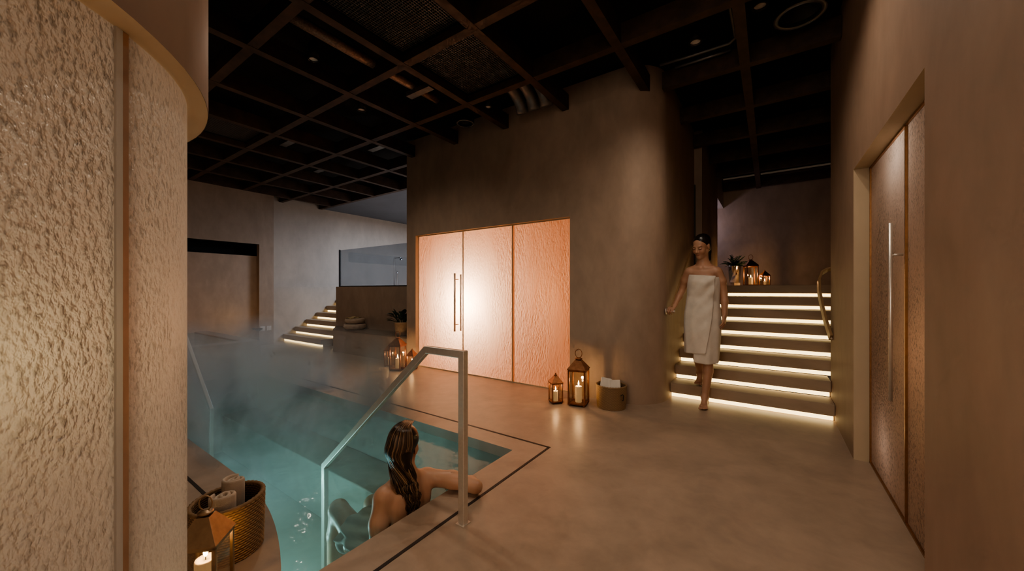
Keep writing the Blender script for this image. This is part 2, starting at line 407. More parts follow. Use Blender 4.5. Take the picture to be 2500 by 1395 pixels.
mb.quad((-9.121, 3.399, 1.93), (-9.3, 3.399, 1.93), (-9.3, 3.399, 2.177), (-9.121, 3.399, 2.177))
struct('trim_4', mb, M['deck'])  # black lining puts the slot's shadow into its colour
mb = MB(); mb.quad((-9.55, 3.6, 1.264), (-9.55, 9, 1.264), (-9.55, 9, CE), (-9.55, 3.6, CE)); mb.quad((-9.55, 9, 1.2), (-4.7, 9, 1.2), (-4.7, 9, CE), (-9.55, 9, CE))
struct('wall_upper', mb, M['wall_grey'])
mb = MB(); mb.quad((-9.4, 3.69, 0), (-9.4, 6.2, 0), (-9.4, 6.2, 1.27), (-9.4, 3.69, 1.27)); mb.quad((-9.4, 3.69, 1.27), (-9.4, 9, 1.27), (-9.55, 9, 1.27), (-9.55, 3.69, 1.27))
struct('wall_stair_side', mb, M['wall_grey'])
# mezzanine block with niche, bench
mb = MB(); mb.box(-7.66, -4.75, 4.35, 9, 0, 1.264)
struct('wall_mezzanine', mb, M['wall_dark'])
mb = MB(); mb.box(-9.4, -7.66, 6.15, 9, 0, 1.26)
struct('floor_mezzanine', mb, M['floor'])
mb = MB()
P = [(-6.99, 3.91), (-4.752, 3.91), (-4.752, 4.348), (-7.65, 4.348)]
mb.add([(x, y, 0) for x, y in P] + [(x, y, .41) for x, y in P], [(0, 1, 5, 4), (1, 2, 6, 5), (2, 3, 7, 6), (3, 0, 4, 7), (4, 5, 6, 7), (3, 2, 1, 0)])
bn = empty('bench', (-6, 4.1, 0), label='built-in taupe plaster bench with dark seat below the mezzanine', cat='bench')
o = mb.build('base', M['bench'], bn); o.location = (6, -4.1, 0)
mb = MB(); mb.add([(x, y, .411) for x, y in P] + [(x, y, .43) for x, y in P], [(0, 1, 5, 4), (1, 2, 6, 5), (2, 3, 7, 6), (3, 0, 4, 7), (4, 5, 6, 7), (3, 2, 1, 0)])
o = mb.build('seat_slab', plaster('dark_seat', (.19, .135, .095), .45), bn); o.location = (6, -4.1, 0)
tag(o, 'dark seat slab')

# raised plunge basin at the end of the pool
pb = empty('plunge_basin', (-7.8, 1, 0), label='low dark raised plunge basin at the far end of the pool', cat='plunge basin')
q = MB(); ox, oy = 7.8, -1
q.box(-6.85 + ox, -6.62 + ox, -2 + oy, 2.52 + oy, 0, .40); q.box(-8.98 + ox, -6.85 + ox, 2.30 + oy, 2.52 + oy, 0, .40)
q.build('basin_wall', M['wall_dark'], pb, bevel=.01)
q = MB().quad((-8.98 + ox, -2 + oy, .385), (-6.85 + ox, -2 + oy, .385), (-6.85 + ox, 2.3 + oy, .385), (-8.98 + ox, 2.3 + oy, .385)); q.build('basin_water', M['water'], pb, recalc=False)
q = MB().box(-8.98 + ox, -6.85 + ox, -2 + oy, 2.3 + oy, 0, .12); q.build('basin_floor', M['pool'], pb)

# ---------------------------------------------------------------- ceiling
mb = MB(); mb.quad((-9.7, -2.5, CE + .06), (1.8, -2.5, CE + .06), (1.8, 9.2, CE + .06), (-9.7, 9.2, CE + .06))
struct('ceiling', mb, M['deck'])
mb = MB(); mb.box(-9.55, -4.75, 5.05, 9, 3.30, 3.5)
struct('ceiling_soffit', mb, plaster('grey_soffit', (.13, .14, .165), var=.1))
cg = empty('ceiling_grid', (-3, 3, 3.28), label='rust-brown steel beam grid hung under the black ceiling', cat='ceiling grid')
def beam(x0, x1, y0, y1, z0=3.28, z1=3.45):
    MB().box(x0 + 3, x1 + 3, y0 - 3, y1 - 3, z0 - 3.28, z1 - 3.28).build('beam', M['beam'], cg)
w = .04
BX = [-9.0, -8.12, -7.22, -6.34, -5.46, -4.58, -3.67, -2.79, -1.94, -1.07, -.19]
BY = [-.5, .4, 1.32, 2.24, 3.12, 4.06, 5.0, 5.95, 6.87, 7.8, 8.95]
for x in BX:
    y1 = 5.04 if x < -4.75 else (3.86 if x < -1.2 else (4.0 if x < -.9 else 9.08))
    beam(x - w, x + w, -1.5, y1, 3.277)
for y in BY:
    if y < 3.8: beam(-9.0 if y < 3.6 else -9.5, .48, y - w, y + w)
    else:
        if y < 5.1: beam(-9.54, -4.76, y - w, y + w)
        beam(-.915 if y < 6 else -.815, .48 if y < 4.7 else 1.59, y - w, y + w)
for x0, x1, y0, y1, lab in ((-6.30, -5.50, 1.36, 2.20, 'dim wire mesh panel at the far left of the ceiling grid'), (-2.75, -1.98, 1.36, 2.20, 'dark wire mesh panel in the ceiling grid, nearest the camera'), (-2.75, -1.98, 2.28, 3.08, 'dark wire mesh panel in the ceiling grid, nearer the copper door')):
    q = MB()
    n = 34
    for k in range(n + 1):
        x = x0 + (x1 - x0) * k / n; q.box(x - .0022, x + .0022, y0, y1, 0, .004)
        y = y0 + (y1 - y0) * k / n; q.box(x0, x1, y - .0022, y + .0022, .004, .008)
    r = empty('mesh_panel', (0, 0, 3.36), label=lab, cat='mesh panel'); q.build('wire_mesh', M['mesh'], r)
    q = MB(); q.box(x0 - .01, x0 + .01, y0, y1, -.01, .02); q.box(x1 - .01, x1 + .01, y0, y1, -.01, .02); q.box(x0, x1, y0 - .01, y0 + .01, -.01, .02); q.box(x0, x1, y1 - .01, y1 + .01, -.01, .02)
    q.build('frame', M['blackmetal'], r)
def downlight(x, y, z, lab, r=.05, h=.16, m=None):
    t = empty('ceiling_spotlight', (x, y, z), label=lab, cat='spotlight', group='ceiling spotlights')
    MB().lathe([(r * .8, h), (r, 0), (r * .9, 0), (r * .8, .02)], n=24, caps=False).build('housing', m or M['blackmetal'], t)
    MB().lathe([(r * 1.02, .0), (r * 1.02, .01), (r * .78, .012), (r * .78, .0)], n=24, caps=False).build('trim_ring', M['greymetal'], t)
    MB().lathe([(r * .8, .012), (.001, .018)], n=20, caps=False).build('lens', M['plate'], t)
    MB().tube([(0, 0, h), (0, 0, CE + .05 - z)], .012, 8).build('stem', M['blackmetal'], t)
downlight(-3.50, 1.77, 3.35, 'round spotlight with pale lens beside the foil-wrapped pipe')
downlight(-3.88, 2.51, 3.28, 'black cylinder spotlight hanging left of the copper door wall')
downlight(-2.66, 3.33, 3.30, 'small spotlight left of the three bent ducts', .04)
downlight(-.545, 3.63, 3.40, 'round spotlight beside the thin grey conduits', .055, .1)
downlight(-.064, 3.49, 3.42, 'round spotlight beside the large ring speaker', .055, .1)
def ringspk(x, y, z, r, lab):
    t = empty('ceiling_speaker', (x, y, z), label=lab, cat='speaker')
    MB().lathe([(r, .0), (r, .03), (r * .93, .12), (r * .9, .12), (r * .78, .03), (r * .78, 0)], n=36, caps=False).build('ring', M['blackmetal'], t)
    MB().lathe([(r * .78, .03), (r * .3, .10), (.002, .11)], n=36, caps=False).build('cone', M['blackmetal'], t)
    MB().lathe([(r * 1.0, -.002), (r * 1.0, .004), (r * .8, .004), (r * .8, -.002)], n=36, caps=False).build('rim', M['greymetal'], t)
    MB().tube([(0, 0, .11), (0, 0, CE + .05 - z)], .02, 8).build('stem', M['blackmetal'], t)
ringspk(.19, 3.68, 3.36, .17, 'large dark ring speaker in ceiling above the right wall')
ringspk(-3.07, 3.39, 3.24, .11, 'round dark speaker hanging in front of the copper door wall')
for k, lab in enumerate(('leftmost of three bent grey ducts above the copper door', 'middle of three bent grey ducts above the copper door', 'rightmost of three bent grey ducts above the copper door')):
    x = -2.40 + .16 * k
    pts = [(x - .03, 3.05, 3.50), (x, 3.25, 3.49)] + [(x + .02, 3.25 + .38 * math.sin(a), 3.49 - .25 * (1 - math.cos(a))) for a in (.3, .6, .9, 1.2, 1.45)]
    tag(MB().tube(pts, .068, 16).build('bent_duct', M['greymetal']), lab, 'duct', 'bent ducts')
tag(MB().tube([(-3.2, 1.36, 3.43), (-3.2, 2.0, 3.425), (-3.2, 2.75, 3.43), (-3.2, 3.05, 3.43)], .045, 14).build('wrapped_pipe', M['pipewrap']), 'brown foil-wrapped pipe running inside the ceiling grid', 'pipe')
tag(MB().tube([(-.9, 3.86, 3.44), (-.62, 3.88, 3.44), (-.3, 3.88, 3.44), (-.25, 3.82, 3.44), (-.26, 3.4, 3.45), (-.28, 3.17, 3.45)], .014, 10).build('conduit', M['greymetal']), 'thin grey conduit with a bend beside the spotlight', 'conduit')
tag(MB().tube([(-.78, 3.96, 3.42), (-.5, 3.96, 3.42), (-.3, 3.96, 3.42)], .013, 10).build('conduit', M['greymetal']), 'short straight grey conduit parallel to the bent one', 'conduit')
t = empty('ceiling_fixture', (-3.1, 2.72, 3.34), label='small boxy grey fixture hanging in the grid by the mesh panels', cat='ceiling fixture')
MB().box(-.2, .16, -.04, .04, 0, .05).build('box', M['greymetal'], t); MB().tube([(-.05, 0, .05), (-.05, 0, .25)], .012, 8).build('stem', M['blackmetal'], t)
for x, y, l, lab in ((-5.9, 2.65, .55, 'long flat duct in the ceiling grid nearest the plunge basin'), (-6.8, 3.6, .5, 'flat duct in the ceiling grid above the left staircase'), (-5.0, 3.55, .5, 'flat duct in the ceiling grid near the mezzanine')):
    t = empty('ceiling_duct', (x, y, 3.42), label=lab, cat='duct')
    MB().box(-l / 2, l / 2, -.05, .05, 0, .08).build('channel', M['greymetal'], t); MB().box(-l / 2 - .01, l / 2 + .01, -.02, .02, .08, .18).build('hanger', M['blackmetal'], t)

# ---------------------------------------------------------------- staircases with lit nosings
def staircase(name, label, n, y0, xa, xb_fn, ox, strips):
    t = empty(name, (ox, y0, 0), label=label, cat='staircase')
    r, tr = .158, .26
    for i in range(n):
        x0, x1 = xa - ox, xb_fn(i) - ox
        y = i * tr
        q = MB(); q.box(x0, x1, y - .026, y + tr + (.0 if i < n - 1 else .0), r * i + .050, r * (i + 1)); 
        q.box(x0, x1, y + .018, y + tr, r * i, r * i + .050)
        s = q.build('step', M['stair'], t, bevel=.004)
        if i < strips:
            MB().box(x0 + .01, x1 - .01, y + .0, y + .017, r * i + .006, r * i + .044).build('light_strip', M['led'], s)
    return t
st = staircase('staircase', 'wide right-hand staircase with glowing strip lights under each nosing', 8, 4.44, -.918, lambda i: .482 if i < 2 else 1.59, -.2, 8)
MB().box(-.6, 1.79, 2.06, 4.65, 1.06, 1.264).build('landing', M['stair'], st)
staircase('staircase', 'narrow staircase with glowing strip lights at far left', 8, 4.06, -9.38, lambda i: -7.67, -8.5, 7)
# handrails
def ribbon(pts, wdt, th, name, m, parent=None):
    return MB().tube(pts, 0, rect=(th, wdt)).build(name, m, parent, bevel=.004)
hr = empty('handrail', (-.86, 4.2, 1), label='curved tan handrail on the wall beside the towel-clad woman', cat='handrail')
ribbon([(0, .02, 0), (0, .3, .17), (0, .62, .37), (0, .95, .57), (0, 1.3, .785)], .06, .022, 'rail', M['wood'], hr)
MB().tube([(-.058, .0, -.03), (.0, .0, -.03), (.035, -.01, -.03)], .013, 10).build('bracket', M['steel'], hr)
MB().tube([(-.06, 0, -.03), (-.05, 0, -.03)], .034, 20).build('flange', M['steel'], hr)
hr = empty('handrail', (.45, 4.6, .8), label='curved wooden handrail curling round the end of the right wall', cat='handrail')
P = [(.018, -.05, -.05), (-.005, .10, .09), (-.022, .22, .23), (-.035, .33, .38), (-.03, .42, .50), (-.005, .47, .575), (.04, .49, .61), (.10, .49, .63)]
ribbon(P, .07, .022, 'rail', M['wood'], hr)
MB().tube([(.03, -.02, -.06), (.018, -.05, -.05)], .012, 8).build('bracket', M['steel'], hr)

# ---------------------------------------------------------------- pool grab rails
t = empty('pool_handrail', (-1.293, 1.412, 0), label='squared steel handrail leading into the pool beside the bathing woman', cat='handrail')
ribbon([(0, 0, 0), (0, 0, .868), (-.27, 0, .868), (-1.34, 0, -.065), (-1.34, 0, -.95)], .04, .034, 'rail', M['steel'], t)
MB().box(-.027, .027, -.029, .029, 0, .004).build('floor_plate', M['steel'], t)
t = empty('pool_handrail', (-6.4, 1.412, 0), label='squared steel handrail at the far end of the pool, half hidden by steam', cat='handrail')
ribbon([(0, 0, 0), (0, 0, .868), (.27, 0, .868), (1.45, 0, -.09), (1.45, 0, -.95)], .04, .034, 'rail', M['steel'], t)
MB().box(-.027, .027, -.029, .029, 0, .004).build('floor_plate', M['steel'], t)

# ---------------------------------------------------------------- round glass enclosure at left
GC, GR, SZ = (-1.601, -.270), .643, 1.75
OC, OR = (-1.702, -.469), .911
t = empty('glass_enclosure', (GC[0], GC[1], 0), label='tall curved enclosure of hammered translucent glass at the left', cat='glass enclosure')
AM = math.radians(26)   # bearing of the post on the glass circle (set below)
def ray_hit(px):
    A = math.atan2(630, 902); l = (px - 1250) / 902
    dx, dy = -math.sin(A) + l * math.cos(A), math.cos(A) + l * math.sin(A)
    a = dx * dx + dy * dy; b = -2 * (dx * GC[0] + dy * GC[1]); c = GC[0] ** 2 + GC[1] ** 2 - GR ** 2
    k = (-b - math.sqrt(b * b - 4 * a * c)) / (2 * a)
    return math.atan2(dy * k - GC[1], dx * k - GC[0])
AM = ray_hit(303)
def arcband(a0, a1, r0, r1, z0, z1, n=60):
    q = MB(); rings = []
    for r, z in ((r1, z0), (r1, z1)):
        rings.append([(r * math.cos(a0 + (a1 - a0) * k / n), r * math.sin(a0 + (a1 - a0) * k / n), z) for k in range(n + 1)])
    q.loft(rings, closed=False, caps=False); return q
arcband(AM + .012, AM + PI, GR - .012, GR, .0, SZ).build('glass_panel', M['podglass'], t)
arcband(AM - PI, AM - .036, GR - .012, GR, .0, SZ).build('glass_panel', M['podglass'], t)
Mx = Matrix.Rotation(AM, 4, 'Z')
q = MB(); q.box(GR - .03, GR + .004, -.0075, .006, 0, SZ, Mx); q.build('post', M['post'], t); 
q = MB(); q.box(GR - .02, GR + .004, -.023, -.008, 0, SZ, Mx); tag(q.build('edge_seal', hammered('frosted_seal', (.95, .94, .92), (1, 1, 1), .05, 20, bs=.02, contrast=0), t), 'pale edge seal')
MB().lathe([(GR - .02, .0), (GR - .02, .012), (GR + .006, .012), (GR + .006, 0)], n=80, caps=False).build('floor_channel', M['bronze'], t)
mb = MB(); mb.lathe([(OR, SZ), (OR, CE + .06)], (OC[0], OC[1], 0), 96, caps=False)
struct('wall_curved_bulkhead', mb, M['wall_right'])
mb = MB(); mb.lathe([(.001, SZ + .001), (OR - .001, SZ + .001)], (OC[0], OC[1], 0), 96, caps=False, smooth=False)
struct('trim_5', mb, M['soffit'])

# ---------------------------------------------------------------- lanterns and candles
def lantern(name, loc, rz, s, he, hr, ring, label, m, cap=.3, group=None):
    """s side, he eave height, hr roof height"""
    t = empty(name, loc, rz, label, 'lantern', group)
    p = s * .045; a = s / 2
    q = MB(); q.box(-a, a, -a, a, .012, .012 + p * 1.4)
    for sx in (-1, 1):
        for sy in (-1, 1):
            q.box(sx * (a - 2 * p) - p, sx * (a - 2 * p) + p, sy * (a - 2 * p) - p, sy * (a - 2 * p) + p, 0, .012)
            q.box(min(sx * a, sx * (a - 2 * p)), max(sx * a, sx * (a - 2 * p)), min(sy * a, sy * (a - 2 * p)), max(sy * a, sy * (a - 2 * p)), .012, he)
    for k in range(4):
        R = Matrix.Rotation(k * PI / 2, 4, 'Z'); q.box(-a, a, a - 2 * p, a, he - 2 * p, he, R); q.box(-a, a, a - 2 * p, a, .012, .012 + 2.4 * p, R)
    q.build('frame', m, t, bevel=p * .25)
    for k in range(4):
        R = Matrix.Rotation(k * PI / 2, 4, 'Z'); MB().box(-a + 2 * p, a - 2 * p, a - 1.2 * p, a - .9 * p, .012 + 2.4 * p, he - 2 * p, R).build('glass_pane', M['glass'], t)
    b = a * 1.06; c = a * cap
    q = MB(); q.loft([[(-b, -b, he), (b, -b, he), (b, b, he), (-b, b, he)], [(-b, -b, he + p), (b, -b, he + p), (b, b, he + p), (-b, b, he + p)], [(-c, -c, he + hr), (c, -c, he + hr), (c, c, he + hr), (-c, c, he + hr)]], smooth=False)
    q.build('roof', m, t, bevel=.001)
    q = MB(); q.lathe([(c * .8, he + hr - .002), (c * .8, he + hr + .25 * c), (c * 1.15, he + hr + .3 * c), (c * 1.15, he + hr + .55 * c), (c * .5, he + hr + .8 * c)], n=20); q.build('cap', m, t)
    zr = he + hr + .7 * c
    if ring: q = MB(); q.tube([(ring * .8 * math.cos(x), .0, zr + ring + ring * math.sin(x)) for x in [2 * PI * k / 28 for k in range(28)]], p * .42, 8, closed=True)
    else: q = MB(); q.lathe([(c * .3, zr), (c * .55, zr + .4 * c), (c * .3, zr + .9 * c), (.001, zr + 1.0 * c)], n=14)
    q.build('handle' if ring else 'finial', m, t)
    return t
CANDLES = []
def candle(loc, r, h, label, power):
    t = empty('candle', loc, 0, label, 'candle', 'lantern candles')
    MB().lathe([(r * .98, 0), (r, .004), (r, h - .004), (r * .95, h), (r * .7, h - .003), (.001, h - .005)], n=28).build('wax', M['wax'], t)
    MB().tube([(0, 0, h - .006), (.001, 0, h + .010)], .0016, 6).build('wick', M['wick'], t)
    f = r * .30
    MB().lathe([(.0005, h + .006), (f * .55, h + .012), (f * .8, h + .012 + f), (f * .55, h + .012 + 2.4 * f), (.0008, h + .012 + 4.6 * f)], n=14).build('flame', M['flame'], t)
    ld = bpy.data.lights.new('candle_light', 'POINT'); ld.energy = power; ld.color = (1, .62, .30); ld.shadow_soft_size = .014
    lo = bpy.data.objects.new('candle_light', ld); COL.objects.link(lo); lo.location = (loc[0], loc[1], loc[2] + h + .055); CANDLES.append(lo)
lantern('lantern', (-1.797, .495, 0), math.radians(45.8), .135, .235, .092, .028, 'brass lantern in the foreground before the woven towel basket', M['brass'], .34)
candle((-1.797, .495, .022), .035, .135, 'wide lit candle inside the foreground brass lantern', 1.3)
lantern('lantern', (-1.644, 3.571, 0), math.radians(10), .184, .37, .095, .045, 'tall copper lantern with ring handle beside the copper door', M['copper'], .36)
candle((-1.644, 3.571, .026), .034, .165, 'lit candle inside the tall lantern beside the copper door', 3.0)
lantern('lantern', (-1.869, 3.487, 0), math.radians(49), .12, .215, .07, 0, 'small copper lantern left of the tall one by the copper door', M['copper'], .3)
candle((-1.869, 3.487, .02), .026, .105, 'lit candle inside the small lantern by the copper door', 1.5)
lantern('lantern', (-4.577, 3.56, 0), math.radians(22), .184, .37, .095, .045, 'tallest lantern of the trio before the bench', M['copper'], .36)
candle((-4.577, 3.56, .026), .034, .15, 'lit candle inside the tallest lantern before the bench', 3)
lantern('lantern', (-4.90, 3.66, 0), math.radians(30), .13, .26, .07, 0, 'small left lantern of the trio before the bench', M['copper'], .3)
candle((-4.90, 3.66, .024), .026, .11, 'lit candle inside the left lantern of the trio before the bench', 1.5)
lantern('lantern', (-4.42, 3.70, 0), math.radians(15), .12, .215, .07, 0, 'small right lantern of the trio, half behind the steel handrail', M['copper'], .3)
candle((-4.42, 3.70, .02), .026, .10, 'lit candle inside the right lantern of the trio behind handrail', 1.5)
LZ = 1.264
lantern('lantern', (-.289, 8.0, LZ), math.radians(20), .19, .37, .095, .045, 'taller dark lantern on the stair landing beside the fern', M['copper'], .3)
candle((-.289, 8.0, LZ + .026), .03, .13, 'lit candle inside the taller lantern on the landing', 7)
lantern('lantern', (-.079, 8.0, LZ), math.radians(30), .125, .19, .07, 0, 'smaller dark lantern at the right on the stair landing', M['copper'], .3)
candle((-.079, 8.0, LZ + .02), .024, .07, 'lit candle inside the smaller lantern on the landing', 5)

# ---------------------------------------------------------------- woven baskets and towels
def paint(o, cols):
    a = o.data.color_attributes.new('tone', 'FLOAT_COLOR', 'POINT')
    a.data.foreach_set('color', np.asarray(cols, dtype=np.float32).ravel())
def basket(name, loc, r0, r1, h, rows, seg, label, c_hi, c_lo, dip=0, amp=.004):
    t = empty(name, loc, 0, label, 'basket')
    sub = 4; nz = rows * sub; wv = seg; na = seg * 3
    def wall(out):
        V, C = [], []
        for i in range(nz + 1):
            u = i / nz; row = i // sub
            for j in range(na):
                th = 2 * PI * j / na
                rr = r0 + (r1 - r0) * (u ** .7) ; z = h * u + (dip * math.cos(th - 1.0) * u * u)
                e = abs(math.sin(PI * i / sub)); wob = .5 + .5 * math.cos(wv * th + (PI if row % 2 else 0) )
                k = e * (.35 + .65 * wob)
                R = rr + (amp * k if out else -.014 - amp * .6 * k)
                V.append((R * math.cos(th), R * math.sin(th), z))
                C.append([c_lo[q] + (c_hi[q] - c_lo[q]) * (k ** .8) for q in range(3)] + [1])  # gaps in the weave darkened in the colour, as crevice shade
        F = [(i * na + j, i * na + (j + 1) % na, (i + 1) * na + (j + 1) % na, (i + 1) * na + j) for i in range(nz) for j in range(na)]
        return V, F, C
    V, F, C = wall(True); V2, F2, C2 = wall(False)
    q = MB(); q.add(V, F, True); b = len(V); q.add(V2, [tuple(reversed(f)) for f in F2], True)
    q.add([(r0 * .98 * math.cos(2 * PI * j / 40), r0 * .98 * math.sin(2 * PI * j / 40), .004) for j in range(40)], [tuple(range(40))])
    o = q.build('woven_body', M['weave'], t); paint(o, C + [[c * .6 for c in x[:3]] + [1] for x in C2] + [list(c_lo) + [1]] * 40)  # inner face repeats the weave colour, dimmed as shade
    q = MB(); pts = []
    for j in range(na):
        th = 2 * PI * j / na; k = 1 + .0 * j
        pts.append(((r1 - .005) * math.cos(th), (r1 - .005) * math.sin(th), h + dip * math.cos(th - 1.0)))
    q.tube(pts, [.0095 + .0016 * math.cos(wv * 2 * PI * j / na) for j in range(na)] + [.0095], 8, closed=True)
    o = q.build('rim', M['weave'], t); paint(o, [[(c_lo[i] + c_hi[i]) * .5 for i in range(3)] + [1]] * len(o.data.vertices))
    return t
basket('woven_basket', (-2.054, .647, 0), .134, .141, .236, 22, 40, 'large woven rattan basket holding rolled towels in the foreground', (.58, .37, .20), (.06, .030, .014), dip=.008, amp=.0065)
bk = basket('woven_basket', (-1.335, 3.690, 0), .140, .152, .225, 26, 34, 'small woven basket of folded towels against the curved wall', (.44, .29, .16), (.17, .10, .05), amp=.003)
q = MB(); q.tube([(.125, -.085, .15), (.145, -.075, .165), (.150, -.068, .15), (.148, -.068, .11), (.138, -.075, .10)], .005, 8).build('handle', M['groove'], bk)
def rolled_towel(loc, r, h, rz, label, tilt=(0, 0), m='towel_grey'):
    o = empty('rolled_towel', loc, rz, label, 'towel', 'rolled towels'); o.rotation_euler = (tilt[0], tilt[1], rz)
    turns, n, th = 2.6, 170, r / 3.1
    rings = []
    path = []
    for k in range(n + 1):
        u = k / n; a = u * turns * 2 * PI; rr = r * (1 - .86 * u) 
        path.append((rr * math.cos(a), rr * math.sin(a), rr, a))
    prof = []
    for (x, y, rr, a) in path:
        t2 = th * .40
        ci, si = math.cos(a), math.sin(a)
        zt = h + .006 * math.sin(a * .7) - .012 * (1 - rr / r) * 0
        ring = []
        for dr, z in ((-t2, 0), (-t2, zt - .008), (-t2 * .6, zt - .001), (0, zt + .0015), (t2 * .6, zt - .001), (t2, zt - .008), (t2, 0)):
            ring.append(((rr - t2 + dr) * ci, (rr - t2 + dr) * si, z))
        prof.append(ring)
    MB().loft(prof, closed=True, caps=True).build('terry_roll', M[m], o)
    return o
rolled_towel((-2.098, .688, .006), .055, .292, 2.5, 'rear rolled cream towel standing in the foreground basket', (.0, .0))
rolled_towel((-2.008, .618, .006), .057, .275, 3.6, 'front rolled cream towel standing in the foreground basket', (.0, .0))
def folded(loc, rot, w, d, h, label, m='towel'):
    o = empty('folded_towel', loc, 0, label, 'towel', 'folded towels'); o.rotation_euler = rot
    layers = 4; pts = []
    q = MB(); lh = h / layers
    for k in range(layers):
        z = k * lh; prof = []
        for a in [PI * s / 8 for s in range(9)]: prof.append((w / 2 + lh * .45 * math.sin(a), z + lh * .5 - lh * .46 * math.cos(a)))
        ring = prof + [(-x, zz) for x, zz in reversed(prof)]
        q.loft([[(x, y, zz) for x, zz in ring] for y in (-d / 2, -d / 2 + .006, 0, d / 2 - .006, d / 2)])
    q.build('terry_layers', M[m], o, bevel=.003); return o
folded((-1.392, 3.675, .195), (.95, .15, .3), .088, .14, .085, 'left folded white towel in the small basket')
folded((-1.288, 3.69, .20), (1.0, -.1, .3), .085, .12, .075, 'right folded white towel in the small basket')

# ---------------------------------------------------------------- bench objects, plants
def bowl(z, r, h, label):
    t = empty('bowl', (-6.60, 4.13, z), 0, label, 'bowl', 'stacked bowls')
    q = MB(); q.lathe([(r * .55, 0), (r * .8, h * .06), (r * .97, h * .35), (r, h * .62), (r * .96, h * .92), (r * .90, h), (r * .84, h * .95), (r * .80, h * .5), (r * .4, h * .3), (.002, h * .3)], n=40).build('shell', M['ceramic'], t)
    MB().lathe([(r * .5, 0), (r * .56, .002), (r * .52, .01)], n=32, caps=False).build('foot_ring', M['ceramic'], t)
    return t
bowl(.43, .205, .115, 'lower wide pale ceramic bowl stacked on the bench'); bowl(.546, .185, .098, 'upper pale ceramic bowl stacked on the bench')
q = MB(); rows = []
for i in range(13):
    r_ = []
    for j in range(11):
        u, v = i / 12 - .5, j / 10 - .5
        r_.append((-6.61 + u * .24, 4.10 + v * .2, .648 + .012 + .035 * math.exp(-((u - .15) ** 2 + v * v) * 14) + .008 * math.sin(9 * u + 3) + .006 * math.cos(11 * v + u * 5)))
    rows.append(r_)
q.loft(rows, closed=False, caps=False); o = q.build('cloth', M['yellow']); tag(o, 'straw coloured folded cloth lying on the stacked bowls', 'cloth')
sd = o.modifiers.new('thick', 'SOLIDIFY'); sd.thickness = .008

def leafmesh(q, base, d, up, length, width, droop, n=7, fold=.25):
    d = Vector(d).normalized(); up = Vector(up); s = d.cross(up).normalized(); nn = s.cross(d).normalized(); L_, C_, R_ = [], [], []
    for k in range(n + 1):
        u = k / n; wv = width * math.sin(PI * min(.999, u ** .8)) ** .8 * .5 + .0004
        p = Vector(base) + d * (length * u) + nn * (.25 * length * u) - Vector((0, 0, 1)) * droop * length * u * u
        L_.append(p - s * wv + nn * wv * fold); C_.append(p); R_.append(p + s * wv + nn * wv * fold)
    q.loft([L_, C_, R_], closed=False, caps=False)
rnd = random.Random(3)
t = empty('potted_plant', (-5.13, 4.08, .43), 0, 'broad-leaved green plant in sand-coloured pot on the bench', 'potted plant')
MB().lathe([(.095, 0), (.10, .004), (.128, .205), (.134, .21), (.134, .225), (.120, .225), (.115, .19)], n=32).build('pot', M['potc'], t)
MB().lathe([(.116, .195), (.001, .2)], n=24, caps=False).build('soil', M['soil'], t)
q = MB(); s = MB()
for k in range(46):
    a = rnd.uniform(0, 2 * PI); el = rnd.uniform(.15, 1.2); hh = rnd.uniform(.0, .16)
    b = Vector((.05 * math.cos(a), .05 * math.sin(a), .2)); e = b + Vector((math.cos(a) * math.cos(el) * .10, math.sin(a) * math.cos(el) * .10, .03 + hh * .8))
    s.tube([b, (b + e) / 2 + Vector((0, 0, .01)), e], .003, 6)
    leafmesh(q, e, (math.cos(a) * math.cos(el), math.sin(a) * math.cos(el), math.sin(el) * .7), (0, 0, 1), rnd.uniform(.11, .16), rnd.uniform(.055, .08), .25)
q.build('foliage', M['leaf'], t); s.build('stems', M['leaf'], t)
t = empty('potted_plant', (-.565, 8.38, LZ), 0, 'fern in a tall metal pot on the landing behind the woman', 'potted plant')
MB().lathe([(.085, .0), (.09, .004), (.09, .07), (.06, .075)], n=4, smooth=False).build('stand', M['ceramic'], t)
MB().lathe([(.075, .075), (.085, .08), (.118, .36), (.126, .385), (.13, .40), (.118, .40), (.108, .34)], n=32).build('pot', M['chrome'], t)
tag(t.children[1], 'polished metal pot'); 
MB().lathe([(.11, .35), (.001, .355)], n=24, caps=False).build('soil', M['soil'], t)
q = MB(); s = MB()
for k in range(34):
    a = rnd.uniform(0, 2 * PI); el = rnd.uniform(.55, 1.45); ln = rnd.uniform(.24, .38)
    dv = Vector((math.cos(a) * math.cos(el), math.sin(a) * math.cos(el), math.sin(el))); pts = []
    for u in range(8):
        f = u / 7; pts.append(Vector((0, 0, .36)) + dv * ln * f - Vector((0, 0, .12)) * f * f)
    s.tube(pts, .0022, 5)
    for u in range(1, 8):
        sd_ = dv.cross(Vector((0, 0, 1))).normalized()
        for sg in (-1, 1): leafmesh(q, pts[u], (sd_ * sg * .9 + dv * .5), (0, 0, 1), .075 * (1.15 - u / 9), .024, .25, 4)
q.build('foliage', M['leaf2'], t); s.build('stems', M['leaf2'], t)

